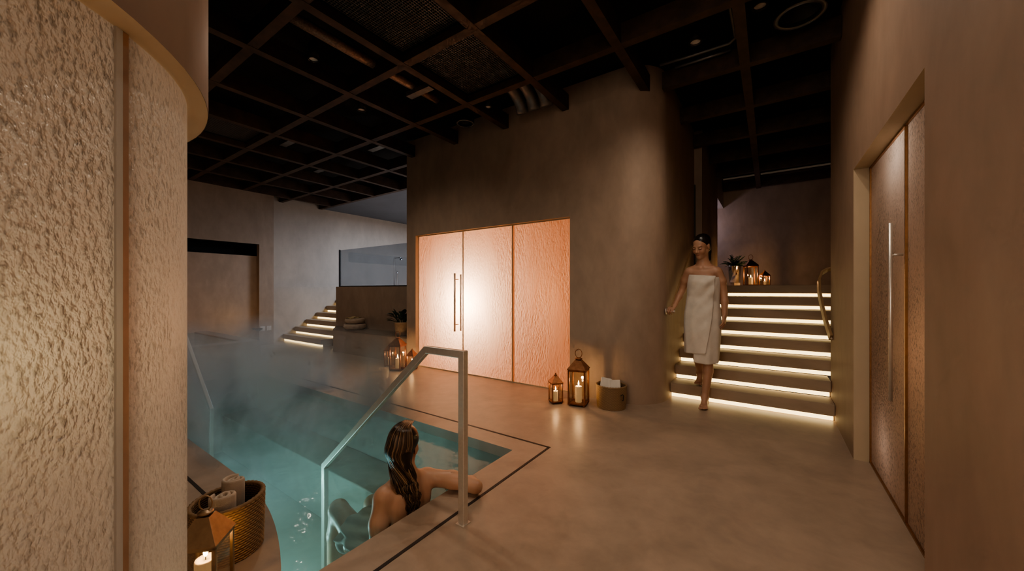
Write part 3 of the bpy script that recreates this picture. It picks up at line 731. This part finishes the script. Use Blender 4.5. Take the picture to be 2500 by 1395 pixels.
# wall plates, cup, shower and glass screen
for y, lab in ((3.46, 'left white square wall plate beside the plunge basin'), (3.585, 'right white square wall plate on the dark pillar')):
    t = empty('wall_plate', (-8.998, y, .36), 0, lab, 'wall plate')
    MB().box(0, .008, -.045, .045, -.05, .05).build('cover', M['plate'], t, bevel=.003); MB().box(.008, .012, -.02, .02, -.028, .028).build('rocker', M['plate'], t, bevel=.001)
t = empty('water_spout', (-8.99, 3.33, .36), 0, 'small dark metal spout cup at the niche edge', 'water spout')
MB().lathe([(.03, -.03), (.07, .0), (.085, .02), (.075, .02), (.05, .0)], (.12, 0, 0), 24).build('cup', M['blackmetal'], t); MB().tube([(-.12, 0, 0), (.05, 0, 0)], .018, 10).build('arm', M['blackmetal'], t)
t = empty('glass_screen', (-6.2, 4.42, 1.264), 0, 'clear glass balustrade screen standing on the mezzanine edge', 'glass screen')
MB().box(-1.42, 1.45, -.006, .006, .0, .79).build('pane', M['screen'], t); MB().box(-1.45, -1.42, -.012, .012, .0, .80).build('post', M['blackmetal'], t)
MB().box(-1.42, 1.45, -.012, .012, 0, .02).build('channel', M['blackmetal'], t)
t = empty('shower', (-8.38, 6.4, 1.262), 0, 'slim chrome shower column with head on the mezzanine', 'shower')
MB().tube([(0, 0, 0), (0, 0, .78), (.02, 0, .80), (.26, 0, .80), (.28, 0, .78)], .014, 10).build('column', M['chrome'], t)
MB().lathe([(.012, .05), (.04, .02), (.045, 0)], (.29, 0, .73), 20).build('shower_head', M['chrome'], t)
q = MB().tube([(.0, 0, .05), (.11, 0, .05), (.12, 0, .06), (.14, 0, .38), (.13, 0, .42), (.11, 0, .42)], .014, 10).build('hand_shower', M['chrome'], t)
MB().lathe([(.16, 0), (.16, .01), (.03, .015)], n=30).build('foot', M['chrome'], t)

# ---------------------------------------------------------------- figures: smooth-union distance field -> one continuous surface
class SDF:
    def __init__(s, lo, hi, h):
        s.h = h; s.lo = np.array(lo, float); n = np.ceil((np.array(hi) - s.lo) / h).astype(int) + 1
        s.n = n; s.F = np.full(tuple(n), 1.0, np.float32)
    def _box(s, lo, hi):
        a = np.clip(np.floor((np.array(lo) - s.lo) / s.h).astype(int), 0, s.n); b = np.clip(np.ceil((np.array(hi) - s.lo) / s.h).astype(int) + 1, 0, s.n)
        sl = tuple(slice(int(i), int(j)) for i, j in zip(a, b))
        ax = [s.lo[i] + s.h * np.arange(a[i], b[i]) for i in range(3)]
        return sl, np.stack(np.meshgrid(*ax, indexing='ij'), -1).astype(np.float32)
    def _merge(s, sl, d, k, sub=False):
        f = s.F[sl]
        if sub:
            hh = np.clip(.5 - .5 * (f + d) / k, 0, 1); s.F[sl] = f * (1 - hh) - d * hh + k * hh * (1 - hh); return
        hh = np.clip(.5 + .5 * (d - f) / k, 0, 1); s.F[sl] = d * (1 - hh) + f * hh - k * hh * (1 - hh)
    def cone(s, a, b, ra, rb, k=.02):
        a, b = np.array(a, float), np.array(b, float); m = max(ra, rb) + k + .02
        sl, P = s._box(np.minimum(a, b) - m, np.maximum(a, b) + m)
        if P.size == 0: return
        ba = b - a; t = np.clip(((P - a) @ ba) / max(1e-9, ba @ ba), 0, 1)
        d = np.linalg.norm(P - a - t[..., None] * ba, axis=-1) - (ra + (rb - ra) * t)
        s._merge(sl, d, k)
    def chain(s, pts, rs, k=.02):
        for i in range(len(pts) - 1): s.cone(pts[i], pts[i + 1], rs[i], rs[i + 1], k)
    def ell(s, c, r, k=.02, R=None, sub=False):
        c = np.array(c, float); r = np.array(r, float); m = max(r) + k + .02
        sl, P = s._box(c - m, c + m)
        if P.size == 0: return
        p = P - c
        if R is not None: p = p @ R
        k0 = np.linalg.norm(p / r, axis=-1); k1 = np.linalg.norm(p / (r * r), axis=-1)
        s._merge(sl, k0 * (k0 - 1) / np.maximum(k1, 1e-6), k, sub)
    def mesh(s):
        F = s.F; ins = F < 0; nx, ny, nz = F.shape
        cnt = np.zeros((nx - 1, ny - 1, nz - 1), np.int8)
        for dx in (0, 1):
            for dy in (0, 1):
                for dz in (0, 1): cnt += ins[dx:nx - 1 + dx, dy:ny - 1 + dy, dz:nz - 1 + dz]
        act = (cnt > 0) & (cnt < 8); idx = np.argwhere(act); vid = np.full(act.shape, -1, np.int64); vid[act] = np.arange(len(idx))
        acc = np.zeros((len(idx), 3)); num = np.zeros(len(idx)); I = idx.T
        cr = [(i, j, k) for i in (0, 1) for j in (0, 1) for k in (0, 1)]
        for c0 in cr:
            for ax in range(3):
                if c0[ax] == 0:
                    c1 = list(c0); c1[ax] = 1
                    f0 = F[I[0] + c0[0], I[1] + c0[1], I[2] + c0[2]]; f1 = F[I[0] + c1[0], I[1] + c1[1], I[2] + c1[2]]
                    x = (f0 < 0) != (f1 < 0); t = np.where(x, f0 / np.where(f0 == f1, 1, f0 - f1), 0)
                    p = np.tile(np.array(c0, float), (len(idx), 1)); p[:, ax] += t
                    acc[x] += p[x]; num[x] += 1
        V = s.lo + s.h * (idx + acc / num[:, None])
        Q = []
        for ax in range(3):
            sl0 = [slice(None)] * 3; sl1 = [slice(None)] * 3; sl0[ax] = slice(0, -1); sl1[ax] = slice(1, None)
            e = ins[tuple(sl0)] != ins[tuple(sl1)]; flip = ins[tuple(sl0)]
            E = np.argwhere(e); u, w = [(1, 2), (2, 0), (0, 1)][ax]
            ok = (E[:, u] > 0) & (E[:, w] > 0) & (E[:, u] < F.shape[u] - 1) & (E[:, w] < F.shape[w] - 1); E = E[ok]
            fl = flip[E[:, 0], E[:, 1], E[:, 2]]
            def g(du, dw):
                T = E.copy(); T[:, u] -= du; T[:, w] -= dw; return vid[T[:, 0], T[:, 1], T[:, 2]]
            q = np.stack([g(1, 1), g(0, 1), g(0, 0), g(1, 0)], 1); q[~fl] = q[~fl][:, ::-1]; Q.append(q)
        return V, np.concatenate(Q)
def figmesh(name, sdf, m, parent, tone, world=None, smooth=2):
    V, Q = sdf.mesh()
    E = np.concatenate([Q[:, [0, 1]], Q[:, [1, 2]], Q[:, [2, 3]], Q[:, [3, 0]]])
    for _ in range(smooth):
        S = np.zeros_like(V); C = np.zeros(len(V)); np.add.at(S, E[:, 0], V[E[:, 1]]); np.add.at(S, E[:, 1], V[E[:, 0]]); np.add.at(C, E[:, 0], 1); np.add.at(C, E[:, 1], 1)
        V = V * .6 + .4 * S / C[:, None]
    me = bpy.data.meshes.new(name); me.vertices.add(len(V)); me.vertices.foreach_set('co', V.astype(np.float32).ravel())
    me.loops.add(4 * len(Q)); me.loops.foreach_set('vertex_index', Q.astype(np.int32).ravel()); me.polygons.add(len(Q))
    me.polygons.foreach_set('loop_start', np.arange(0, 4 * len(Q), 4, dtype=np.int32)); me.polygons.foreach_set('loop_total', np.full(len(Q), 4, np.int32))
    me.update(); me.validate(); me.polygons.foreach_set('use_smooth', np.ones(len(me.polygons), bool)); me.materials.append(m)
    o = bpy.data.objects.new(name, me); COL.objects.link(o)
    if parent is not None: o.parent = parent
    co = np.zeros(len(me.vertices) * 3, np.float32); me.vertices.foreach_get('co', co)
    c = tone(co.reshape(-1, 3)); paint(o, np.concatenate([c, np.ones((len(c), 1))], 1)); return o

def frame(yaw, pitch, roll=0):
    """columns: head x (its image right when yaw=0 faces -Y), y (back), z (up)"""
    return np.array((Matrix.Rotation(yaw, 3, 'Z') @ Matrix.Rotation(roll, 3, 'Y') @ Matrix.Rotation(pitch, 3, 'X')))
def head(s, c, R, sc=1.0):
    c = np.array(c, float)
    T = lambda p: c + R @ (np.array(p, float) * sc)
    e = lambda p, r, k=.012, sub=False: s.ell(T(p), np.array(r) * sc, k, R, sub)
    cn = lambda a, b, ra, rb, k=.01: s.cone(T(a), T(b), ra * sc, rb * sc, k)
    e((0, .02, .032), (.073, .093, .083)); e((0, -.022, -.035), (.057, .060, .078), .02)
    for q in (-1, 1):
        cn((q * .052, .012, -.045), (q * .012, -.056, -.096), .018, .017, .02); e((q * .034, -.052, -.032), (.026, .022, .025), .02)
    e((0, -.058, -.096), (.020, .02, .017), .015)
    cn((-.032, -.068, .024), (.032, -.068, .024), .008, .008, .014)
    for q in (-1, 1): e((q * .031, -.095, .0), (.016, .019, .011), .014, True)
    for q in (-1, 1): e((q * .031, -.0685, .0), (.0155, .0125, .0115), .004)
    cn((0, -.076, .010), (0, -.093, -.029), .0070, .0088, .012); e((0, -.094, -.032), (.0088, .0085, .0075), .006)
    for q in (-1, 1): e((q * .0105, -.085, -.035), (.0068, .0085, .0062), .006)
    e((0, -.079, -.0595), (.017, .009, .0052), .005); e((0, -.077, -.0675), (.0145, .010, .0062), .005)
    for q in (-1, 1): e((q * .074, .012, -.006), (.008, .019, .031), .006)
    return T
def head_tone(P, base, c, R, sc=1.0):
    L_ = (P - np.array(c)) @ R / sc
    x, y, z = np.abs(L_[:, 0]), L_[:, 1], L_[:, 2]
    near = (np.linalg.norm(L_, axis=1) < .16) & (y < -.03)
    col = np.tile(np.array(base, np.float32), (len(P), 1))
    def mixin(m, cc, w):
        w = (w * m)[:, None]; col[:] = col * (1 - w) + np.array(cc) * w
    cheek = np.exp(-(((x - .036) / .02) ** 2 + ((z + .03) / .02) ** 2)); mixin(near, (base[0] * 1.05, base[1] * .72, base[2] * .66), .45 * cheek)
    lip = np.exp(-((x / .0155) ** 4 + ((z + .063) / .0085) ** 4)); mixin(near, (.36, .12, .09), .75 * lip)
    mo = np.exp(-((x / .0145) ** 4 + ((z + .0632) / .0016) ** 2)); mixin(near, (.10, .025, .02), .6 * mo)
    br = np.exp(-(((x - .032) / .017) ** 4 + ((z - .021 + ((x - .036) / .06) ** 2 * .2) / .0038) ** 2)); mixin(near, (.06, .03, .017), .75 * br)
    ey = np.exp(-(((x - .031) / .014) ** 4 + ((z + .0065) / .0032) ** 2)); mixin(near, (.02, .01, .006), .9 * ey)
    so = np.exp(-(((x - .031) / .018) ** 4 + ((z - .006) / .008) ** 2)); mixin(near, [q * .62 for q in base], .45 * so)
    return col
def hand(s, W, f, n, side, curl, thumb=.7, sc=1.0, spread=.05):
    """wrist W, finger direction f, back-of-hand normal n, side = thumb direction sign along f x n"""
    W, f, n = np.array(W, float), np.array(f, float), np.array(n, float); f /= np.linalg.norm(f); n = n - f * (n @ f); n /= np.linalg.norm(n)
    x = np.cross(f, n) * side
    P = lambda a, b, c: W + sc * (x * a + f * b + n * c)
    kn = [(.028, .083, .072), (.009, .087, .080), (-.011, .083, .074), (-.029, .073, .058)]
    s.cone(P(0, -.02, 0), P(0, .015, 0), .024 * sc, .023 * sc, .015)
    for a, b, l in kn: s.cone(P(a * .6, .012, 0), P(a, b - .005, 0), .015 * sc, .0115 * sc, .012)
    for i, (a, b, l) in enumerate(kn):
        p = P(a, b, 0); ang = 0; r = .0088 * sc
        dirx = x * (a * spread / .03)
        for seg, fr in enumerate((.46, .30, .24)):
            ang += curl[seg] * (1 + .08 * i)
            d = f * math.cos(ang) - n * math.sin(ang) + dirx; d /= np.linalg.norm(d)
            q = p + d * l * fr * sc; s.cone(p, q, r, r * .9, .004); p = q; r *= .92
    b0 = P(.020, .022, -.006); d = x * .75 + f * .6 - n * .35 * thumb; d /= np.linalg.norm(d); b1 = b0 + d * .042 * sc
    d2 = x * (.35 - .5 * thumb) + f * .8 - n * .5 * thumb; d2 /= np.linalg.norm(d2); b2 = b1 + d2 * .032 * sc
    d3 = x * (.1 - .6 * thumb) + f * .8 - n * .6 * thumb; d3 /= np.linalg.norm(d3)
    s.cone(b0, b1, .015 * sc, .0115 * sc, .01); s.cone(b1, b2, .0105 * sc, .0095 * sc, .004); s.cone(b2, b2 + d3 * .025 * sc, .0095 * sc, .0075 * sc, .004)
def foot(s, ankle, heel, ball, side, toe_dir, sc=1.0):
    ankle, heel, ball = (np.array(p, float) for p in (ankle, heel, ball)); d = np.array(toe_dir, float); d /= np.linalg.norm(d)
    x = np.cross(d, (0, 0, 1)) * side      # towards the big toe
    x /= np.linalg.norm(x)
    s.cone(ankle, heel, .034, .028, .02); s.cone(ankle, ball * .75 + heel * .25, .034, .024, .02)
    s.cone(heel, ball + x * .018, .026, .020, .02); s.cone(heel, ball - x * .022, .024, .016, .02)
    for i, (o, l, r) in enumerate(((.026, .058, .0125), (.007, .056, .0095), (-.009, .050, .009), (-.023, .043, .0085), (-.036, .034, .008))):
        p = ball + x * o * .95; q = ball + x * o + d * l; q[2] = ball[2] - .004; s.cone(p, q, r * 1.15, r, .006)

# ---- woman in a towel, coming down the last step
SX, SY = -.58, 4.35
fw = empty('person', (SX, SY, 0), 0, 'woman wrapped in a white towel stepping off the lit staircase', 'person')
s = SDF((-.42, -.36, -.01), (.30, .38, 1.82), .0042)
s.ell((0, .0, 1.26), (.125, .088, .17), .03); s.ell((0, .0, 1.06), (.108, .08, .12), .05); s.ell((0, .0, .92), (.15, .10, .12), .05)
s.cone((-.108, .0, 1.392), (.108, .0, 1.388), .052, .052, .04); s.cone((-.10, .015, 1.405), (0, .02, 1.48), .030, .044, .05); s.cone((.10, .015, 1.40), (0, .02, 1.48), .030, .044, .05)
for q in (-1, 1):
    s.ell((q * .062, -.070, 1.285), (.052, .042, .055), .03)
    s.cone((q * .022, -.046, 1.428), (q * .105, -.028, 1.436), .009, .007, .022)
HC = (-.012, -.045, 1.655); HR = frame(math.radians(-24), math.radians(24), math.radians(5))
s.cone((0, .018, 1.44), (.004, -.012, 1.60), .052, .048, .03)
T = head(s, HC, HR, 1.02)
# arms
s.chain([(-.136, .0, 1.388), (-.176, .03, 1.30), (-.212, .05, 1.19)], [.047, .042, .035], .025)
s.chain([(-.212, .05, 1.19), (-.232, -.005, 1.125), (-.255, -.085, 1.045)], [.036, .034, .024], .015)
hand(s, (-.258, -.098, 1.035), (-.33, -.66, -.47), (.0, -.35, .9), 1, (.55, .75, .5), .6, .92)
s.chain([(.136, .0, 1.385), (.170, .015, 1.29), (.186, .03, 1.17)], [.047, .043, .036], .025)
s.chain([(.186, .03, 1.17), (.197, .01, 1.08), (.20, -.03, .955)], [.036, .035, .024], .015)
hand(s, (.20, -.035, .94), (-.04, -.10, -1), (.96, -.25, 0), -1, (.25, .3, .2), .35, .92)
# legs
s.chain([(.07, .0, .90), (.062, -.028, .70), (.056, -.050, .47)], [.08, .066, .047], .03)
s.chain([(.056, -.050, .47), (.052, -.050, .36), (.030, -.085, .10)], [.047, .048, .032], .02)
foot(s, (.028, -.085, .095), (.030, -.055, .032), (.030, -.205, .024), 1, (.02, -1, 0))
s.chain([(-.075, .0, .90), (-.068, -.02, .72), (-.055, .02, .56)], [.085, .075, .054], .03)
s.chain([(-.055, .02, .56), (-.058, .11, .46), (-.060, .235, .275)], [.052, .052, .033], .02)
foot(s, (-.060, .235, .27), (-.060, .262, .22), (-.062, .165, .180), -1, (0, -1, -.05))
SK = (.50, .29, .195)
def tone(P):
    c = head_tone(P, SK, HC, HR, 1.02); n = np.sin(P[:, 0] * 31 + P[:, 2] * 17) * .02 + 1
    return (c * n[:, None]).clip(0, 1)
figmesh('body', s, M['skin'], fw, tone, smooth=1)
def haircap(s, c, R, sc=1.0, pony=None):
    T = lambda p: np.array(c) + R @ (np.array(p, float) * sc)
    s.ell(T((0, .028, .040)), np.array((.0795, .094, .084)) * sc, .01, R)
    s.ell(T((0, .055, -.02)), np.array((.066, .055, .065)) * sc, .02, R)
    if pony: s.chain([T(p) for p in pony[0]], pony[1], .02)
    # hairline: cut away what lies in front of a slanted plane
    sl, P = s._box(T((0, 0, 0)) - .2, T((0, 0, 0)) + .2); L_ = (P - np.array(c)) @ R / sc
    d = .79 * L_[..., 1] + .61 * L_[..., 2] - .35 * np.maximum(0, np.abs(L_[..., 0]) - .03) * np.clip(L_[..., 2] / .06, 0, 1) + .004
    d = np.where(L_[..., 1] > .035, .05, d)
    f_ = s.F[sl]; h_ = np.clip(.5 - .5 * (f_ + d) / .006, 0, 1); s.F[sl] = f_ * (1 - h_) - d * h_ + .006 * h_ * (1 - h_)
s = SDF((-.16, -.18, 1.30), (.16, .20, 1.82), .004)
haircap(s, HC, HR, 1.02, ([(0, .09, -.02), (.0, .088, -.09), (.01, .07, -.17)], [.042, .036, .024]))
figmesh('hair', s, M['hair'], fw, lambda P: np.tile(np.array((.012, .008, .006)), (len(P), 1)) * (1 + .5 * np.sin(P[:, :1] * 260 + P[:, 2:] * 40)).clip(.5, 2), smooth=1)
# towel: one length of terry wound round the body, the outer end hanging as a flap
nu, nv = 150, 46; rings = []
def interp(t, tab):
    for (a, va), (b, vb) in zip(tab, tab[1:]):
        if t <= b: return va + (vb - va) * (t - a) / (b - a)
    return tab[-1][1]
for j in range(nv + 1):
    v = j / nv; row = []
    for i in range(nu + 1):
        u = i / nu
        p0 = math.radians(-112); p1 = math.radians(interp(v, [(0, 315), (.5, 305), (1, 288)])); ph = p0 + (p1 - p0) * u
        deg = math.degrees(ph)
        ztop = 1.352 + .012 * math.cos(ph - PI) - .012 * (1 if deg < 40 else 0) * max(0, 1 - abs(deg + 30) / 70)
        zb = interp(u, [(0, .45), (.1, .435), (.3, .45), (.55, .50), (.72, .525), (1, .545)])
        z = ztop + (zb - ztop) * v
        a = interp(v, [(0, .142), (.12, .150), (.28, .150), (.5, .172), (.66, .172), (1, .157)]); b = interp(v, [(0, .122), (.08, .142), (.28, .112), (.5, .128), (.7, .128), (1, .122)])
        gap = .004 + .012 * max(0, (u - .70) / .3)
        fold = .0035 * math.sin(9 * ph + 7 * v + 3 * math.sin(4 * v)) * (.25 + v) 
        kx = math.cos(ph) ; ky = math.sin(ph)
        if u > .72:   # diagonal pulls running to the tuck at the upper right
            w_ = (u - .72) / .28; fold += .010 * w_ * math.sin(26 * (v * 1.2 + w_ * .55)) * math.exp(-2.2 * v)
        if u > .96: gap += .006 * (u - .96) / .04
        cx = interp(v, [(0, .012), (.5, -.006), (1, -.012)]); cy = interp(v, [(0, -.008), (.1, -.016), (.5, -.01), (1, -.015)])
        row.append((cx + (a + gap + fold) * kx, cy + (b + gap + fold) * ky, z))
    rings.append(row)
tw = MB().loft(rings, closed=False, caps=False).build('towel_wrap', M['towel'], fw)
sd = tw.modifiers.new('thick', 'SOLIDIFY'); sd.thickness = .007; sd.offset = -1
sb = tw.modifiers.new('sub', 'SUBSURF'); sb.levels = 1; sb.render_levels = 1

# ---- woman bathing, back to the camera, arm on the coping
fb = empty('person', (-1.72, 1.38, 0), 0, 'woman with long wet hair bathing with one arm on the pool edge', 'person')
O = np.array((-1.72, 1.38, 0))
W = lambda *p: np.array(p, float) - O
s = SDF(W(-2.45, 1.0, -.98), W(-1.33, 1.92, .46), .0045)
s.ell(W(-1.715, 1.385, -.05), (.088, .140, .16), .03); s.ell(W(-1.735, 1.38, -.25), (.085, .118, .14), .05); s.ell(W(-1.77, 1.38, -.39), (.115, .165, .12), .05)
s.cone(W(-1.715, 1.255, .075), W(-1.70, 1.52, .068), .055, .055, .045)
s.cone(W(-1.72, 1.29, .085), W(-1.727, 1.39, .15), .035, .045, .04); s.cone(W(-1.71, 1.48, .082), W(-1.727, 1.395, .15), .035, .045, .04)
for y in (1.30, 1.465): s.ell(W(-1.655, y, .0), (.035, .055, .085), .03)
HB = W(-1.765, 1.425, .282); RB = frame(math.radians(-90 - 64), math.radians(4), math.radians(-4))
s.cone(W(-1.722, 1.395, .10), W(-1.745, 1.415, .24), .05, .047, .03)
head(s, HB, RB, 1.04)
s.chain([W(-1.715, 1.235, .065), W(-1.70, 1.200, -.04), W(-1.70, 1.185, -.19)], [.05, .046, .037], .03)
s.chain([W(-1.70, 1.185, -.19), W(-1.77, 1.20, -.225), W(-1.90, 1.235, -.27)], [.038, .036, .025], .015)
hand(s, W(-1.91, 1.238, -.272), (-1, .2, -.1), (0, .1, 1), -1, (.2, .25, .2), .3, .92)
s.chain([W(-1.70, 1.545, .062), W(-1.56, 1.61, .062), W(-1.415, 1.652, .046)], [.052, .047, .039], .03)
s.chain([W(-1.415, 1.652, .046), W(-1.48, 1.69, .036), W(-1.60, 1.70, .024)], [.038, .036, .025], .012)
hand(s, W(-1.61, 1.702, .02), (-.72, .25, -.55), (-.5, 0, .8), -1, (.2, .3, .25), .3, .92)
for y0, y1, kx, kz in ((1.30, 1.265, -2.20, -.165), (1.46, 1.50, -2.19, -.24)):
    s.chain([W(-1.80, y0, -.40), W(-2.0, (y0 + y1) / 2, (-.40 + kz) / 2 + .0), W(kx, y1, kz)], [.09, .078, .055], .04)
    s.chain([W(kx, y1, kz), W(kx - .02, y1, kz - .16), W(kx - .06, y1, -.90)], [.054, .055, .034], .02)
    foot(s, W(kx - .06, y1, -.90), W(kx - .02, y1, -.955), W(kx - .16, y1, -.965), 1 if y1 < 1.38 else -1, (-1, 0, 0))
SKB = (.66, .40, .27)
figmesh('body', s, M['skin'], fb, lambda P: head_tone(P, SKB, HB, RB, 1.04), smooth=1)
s = SDF(W(-1.95, 1.22, -.02), W(-1.55, 1.62, .46), .0042)
haircap(s, HB, RB, 1.06)
s.chain([W(-1.705, 1.360, .27), W(-1.688, 1.360, .19), W(-1.662, 1.362, .12), W(-1.640, 1.364, .06)], [.048, .036, .024, .010], .03)
figmesh('hair', s, M['hair'], fb, lambda P: np.tile(np.array((.022, .012, .007)), (len(P), 1)), smooth=1)
rn = random.Random(11); q = MB(); cols = []
hl = lambda x, y, z: Vector(HB + RB @ (np.array((x, y, z)) * 1.06))
for k in range(330):
    # strands start on the crown, follow the skull, then hang down the back in wet locks
    a = rn.uniform(-1.1, 1.55); sa, ca = math.sin(a), math.cos(a); lock = round(a * 3.2) / 3.2
    j_ = lambda m: rn.uniform(-m, m)
    pts = [hl(.02 * sa + j_(.01), -.02 + j_(.02), .1255), hl(.045 * sa, .015 + .055 * ca, .119), hl(.070 * sa, .028 + .082 * ca, .088), hl(.084 * sa, .030 + .099 * ca, .035), hl(.080 * sa, .036 + .097 * ca, -.03)]
    t = (a * .35 + lock * .65) / 1.5; end = rn.uniform(-.075, .085); wv = j_(.010)
    for (x, y, z, w_) in ((-1.640, 1.345, .155, .068), (-1.622, 1.350, .105, .062), (-1.604, 1.356, .055, .054), (-1.598, 1.358, .01, .044), (-1.594, 1.362, -.03, .036), (-1.592, 1.364, -.07, .026)):
        if z < end: break
        wv = -wv * 1.1
        pts.append(Vector((x - .015 * abs(t) - .35 * w_ * t + j_(.004), y - w_ * t + wv, z)) - Vector(O))
    sm = []
    Pv = [Vector(p) for p in pts]; Pv = [Pv[0] * 2 - Pv[1]] + Pv + [Pv[-1] * 2 - Pv[-2]]
    for i in range(1, len(Pv) - 2):
        for u in (0, .25, .5, .75):
            p0, p1, p2, p3 = Pv[i - 1:i + 3]
            sm.append(.5 * ((2 * p1) + (p2 - p0) * u + (2 * p0 - 5 * p1 + 4 * p2 - p3) * u * u + (3 * p1 - p0 - 3 * p2 + p3) * u ** 3))
    sm.append(Pv[-2]); r0 = rn.uniform(.0016, .0038)
    nb = len(q.v); q.tube(sm, [r0 * (1 - .8 * (i / len(sm)) ** 2) for i in range(len(sm))], 6)
    c = (.028, .015, .008) if rn.random() < .56 else (.14, .082, .042)
    if rn.random() < .16: c = (.42, .28, .16)
    cols += [list(c) + [1]] * (len(q.v) - nb)
o = q.build('hair_strands', M['hair'], fb); paint(o, cols)
# white towel round the hips under water
rings = []
for i in range(25):
    u = i / 24; c_ = W(-1.76 - .30 * u, 1.33 - .02 * u, -.37 + .14 * u); ring = []
    for k in range(90):
        a = 2 * PI * k / 90; r = (.135 - .02 * u) * (1 + .09 * math.sin(5 * a + 9 * u) + .06 * math.sin(11 * a - 7 * u + 2 * math.sin(5 * u)))
        ring.append((c_[0] + r * .35 * math.sin(a), c_[1] + r * 1.25 * math.cos(a) + .05 * (1 - u), c_[2] + r * .95 * math.sin(a)))
    rings.append(ring)
MB().loft(rings, caps=False).build('towel_wrap', M['towel'], fb)

# ---------------------------------------------------------------- light
def lamp(kind, name, loc, energy, col, size=.1, rot=None, spot=None, blend=.6, sy=None):
    d = bpy.data.lights.new(name, kind); d.energy = energy; d.color = col
    if kind == 'AREA':
        d.size = size
        if sy: d.shape = 'RECTANGLE'; d.size_y = sy
    else: d.shadow_soft_size = size
    if spot: d.spot_size = math.radians(spot); d.spot_blend = blend
    o = bpy.data.objects.new(name, d); COL.objects.link(o); o.location = loc
    if rot: o.rotation_euler = [math.radians(a) for a in rot]
    return o
# behind the copper panels
lamp('POINT', 'copper_room_lamp', (-3.60, 4.29, 1.02), 120, (1, .93, .86), .10)
lamp('POINT', 'copper_room_lamp', (-3.85, 4.3, .5), 5, (1, .90, .82), .10)
lamp('POINT', 'copper_room_lamp', (-2.25, 4.4, 1.1), 4.5, (1, .56, .26), .12)
lamp('AREA', 'copper_room_fill', (-3.2, 4.6, 2.25), 8, (1, .54, .26), 2.2, (0, 0, 0), sy=.6)  # unseen orange fill added for the panels' overall glow
# inside the glass enclosure
lamp('POINT', 'enclosure_lamp', (-1.95, -.50, 1.60), 1.2, (1, .94, .88), .06)
lamp('POINT', 'enclosure_lamp', (-1.35, -.72, 1.5), .5, (1, .90, .76), .08)
lamp('POINT', 'enclosure_lamp', (GC[0] + .54 * math.cos(AM + .09), GC[1] + .54 * math.sin(AM + .09), .34), .22, (1, .74, .34), .03)
lamp('POINT', 'enclosure_lamp', (-1.14, -.06, 1.08), .5, (1, .78, .40), .04)
lamp('POINT', 'enclosure_lamp', (-1.34, .10, 1.10), .32, (1, .50, .24), .04)
lamp('POINT', 'enclosure_lamp', (-1.6, -.7, .3), .75, (1, .95, .90), .08)
# steam cabin behind the right door
lamp('POINT', 'cabin_lamp', (.80, 2.9, 2.0), 3.2, (1, .92, .82), .08)
lamp('POINT', 'cabin_lamp', (.85, 2.55, .9), 1.3, (1, .58, .32), .1)
lamp('POINT', 'cabin_lamp', (.75, 3.2, .25), .8, (1, .82, .70), .08)
# pool
for x, e in ((-2.5, 8), (-2.85, 7), (-3.3, 5), (-4.0, 3), (-5.0, 1.5)):
    lamp('POINT', 'pool_lamp', (x, .99 if x < -2.75 else .975, -.5), e, (.54, .94, .98), .02)
# ceiling spots, several added where no fixture hangs, and soft fills
for x, y, e in ((-3.5, 1.77, 80), (-3.88, 2.51, 40), (-.545, 3.2, 52), (-.064, 2.6, 44), (-1.3, 1.3, 54), (-6.2, 2.9, 40), (-7.6, 3.6, 20)):
    lamp('SPOT', 'spot', (x, y, 3.24), e * .75, (1, .84, .68), .03, (0, 0, 0), 150, 1)
lamp('AREA', 'room_fill', (-.5, -2.2, 2.1), 105, (1, .81, .64), 2.6, (72, 0, 12))
lamp('AREA', 'mezzanine_fill', (-6.3, 6.9, 3.2), 270, (.70, .82, 1), 1.6, (0, 0, 0))
lamp('POINT', 'landing_fill', (-1.5, 8.6, 2.5), 16, (.85, .78, 1), .1)
lamp('POINT', 'niche_lamp', (-8.6, 1.2, .75), 10, (1, .5, .2), .08)
lamp('POINT', 'niche_lamp', (-8.7, 2.95, .6), 1.6, (1, .65, .3), .05)
w = bpy.data.worlds.new('world'); SC.world = w; w.use_nodes = True
bg = w.node_tree.nodes['Background']; bg.inputs[0].default_value = (.95, .66, .45, 1); bg.inputs[1].default_value = .06

# ---------------------------------------------------------------- camera
cd = bpy.data.cameras.new('camera'); cam = bpy.data.objects.new('camera', cd); COL.objects.link(cam)
cd.sensor_width = 36; cd.lens = 36 * 902 / 2500; cd.shift_y = 10.5 / 2500; cd.clip_start = .05
cam.location = (0, 0, 1.2); cam.rotation_euler = (PI / 2, 0, math.atan2(630, 902))
SC.camera = cam
SC.view_settings.view_transform = 'AgX'; SC.view_settings.look = 'AgX - Medium High Contrast'; SC.view_settings.exposure = -.3
cy = SC.cycles
cy.max_bounces = 5; cy.diffuse_bounces = 3; cy.glossy_bounces = 2; cy.transmission_bounces = 4; cy.volume_bounces = 0; cy.transparent_max_bounces = 12
cy.sample_clamp_indirect = 4; cy.caustics_reflective = False; cy.caustics_refractive = False
cy.use_denoising = True; cy.use_adaptive_sampling = True; cy.adaptive_threshold = .07; cy.adaptive_min_samples = 12
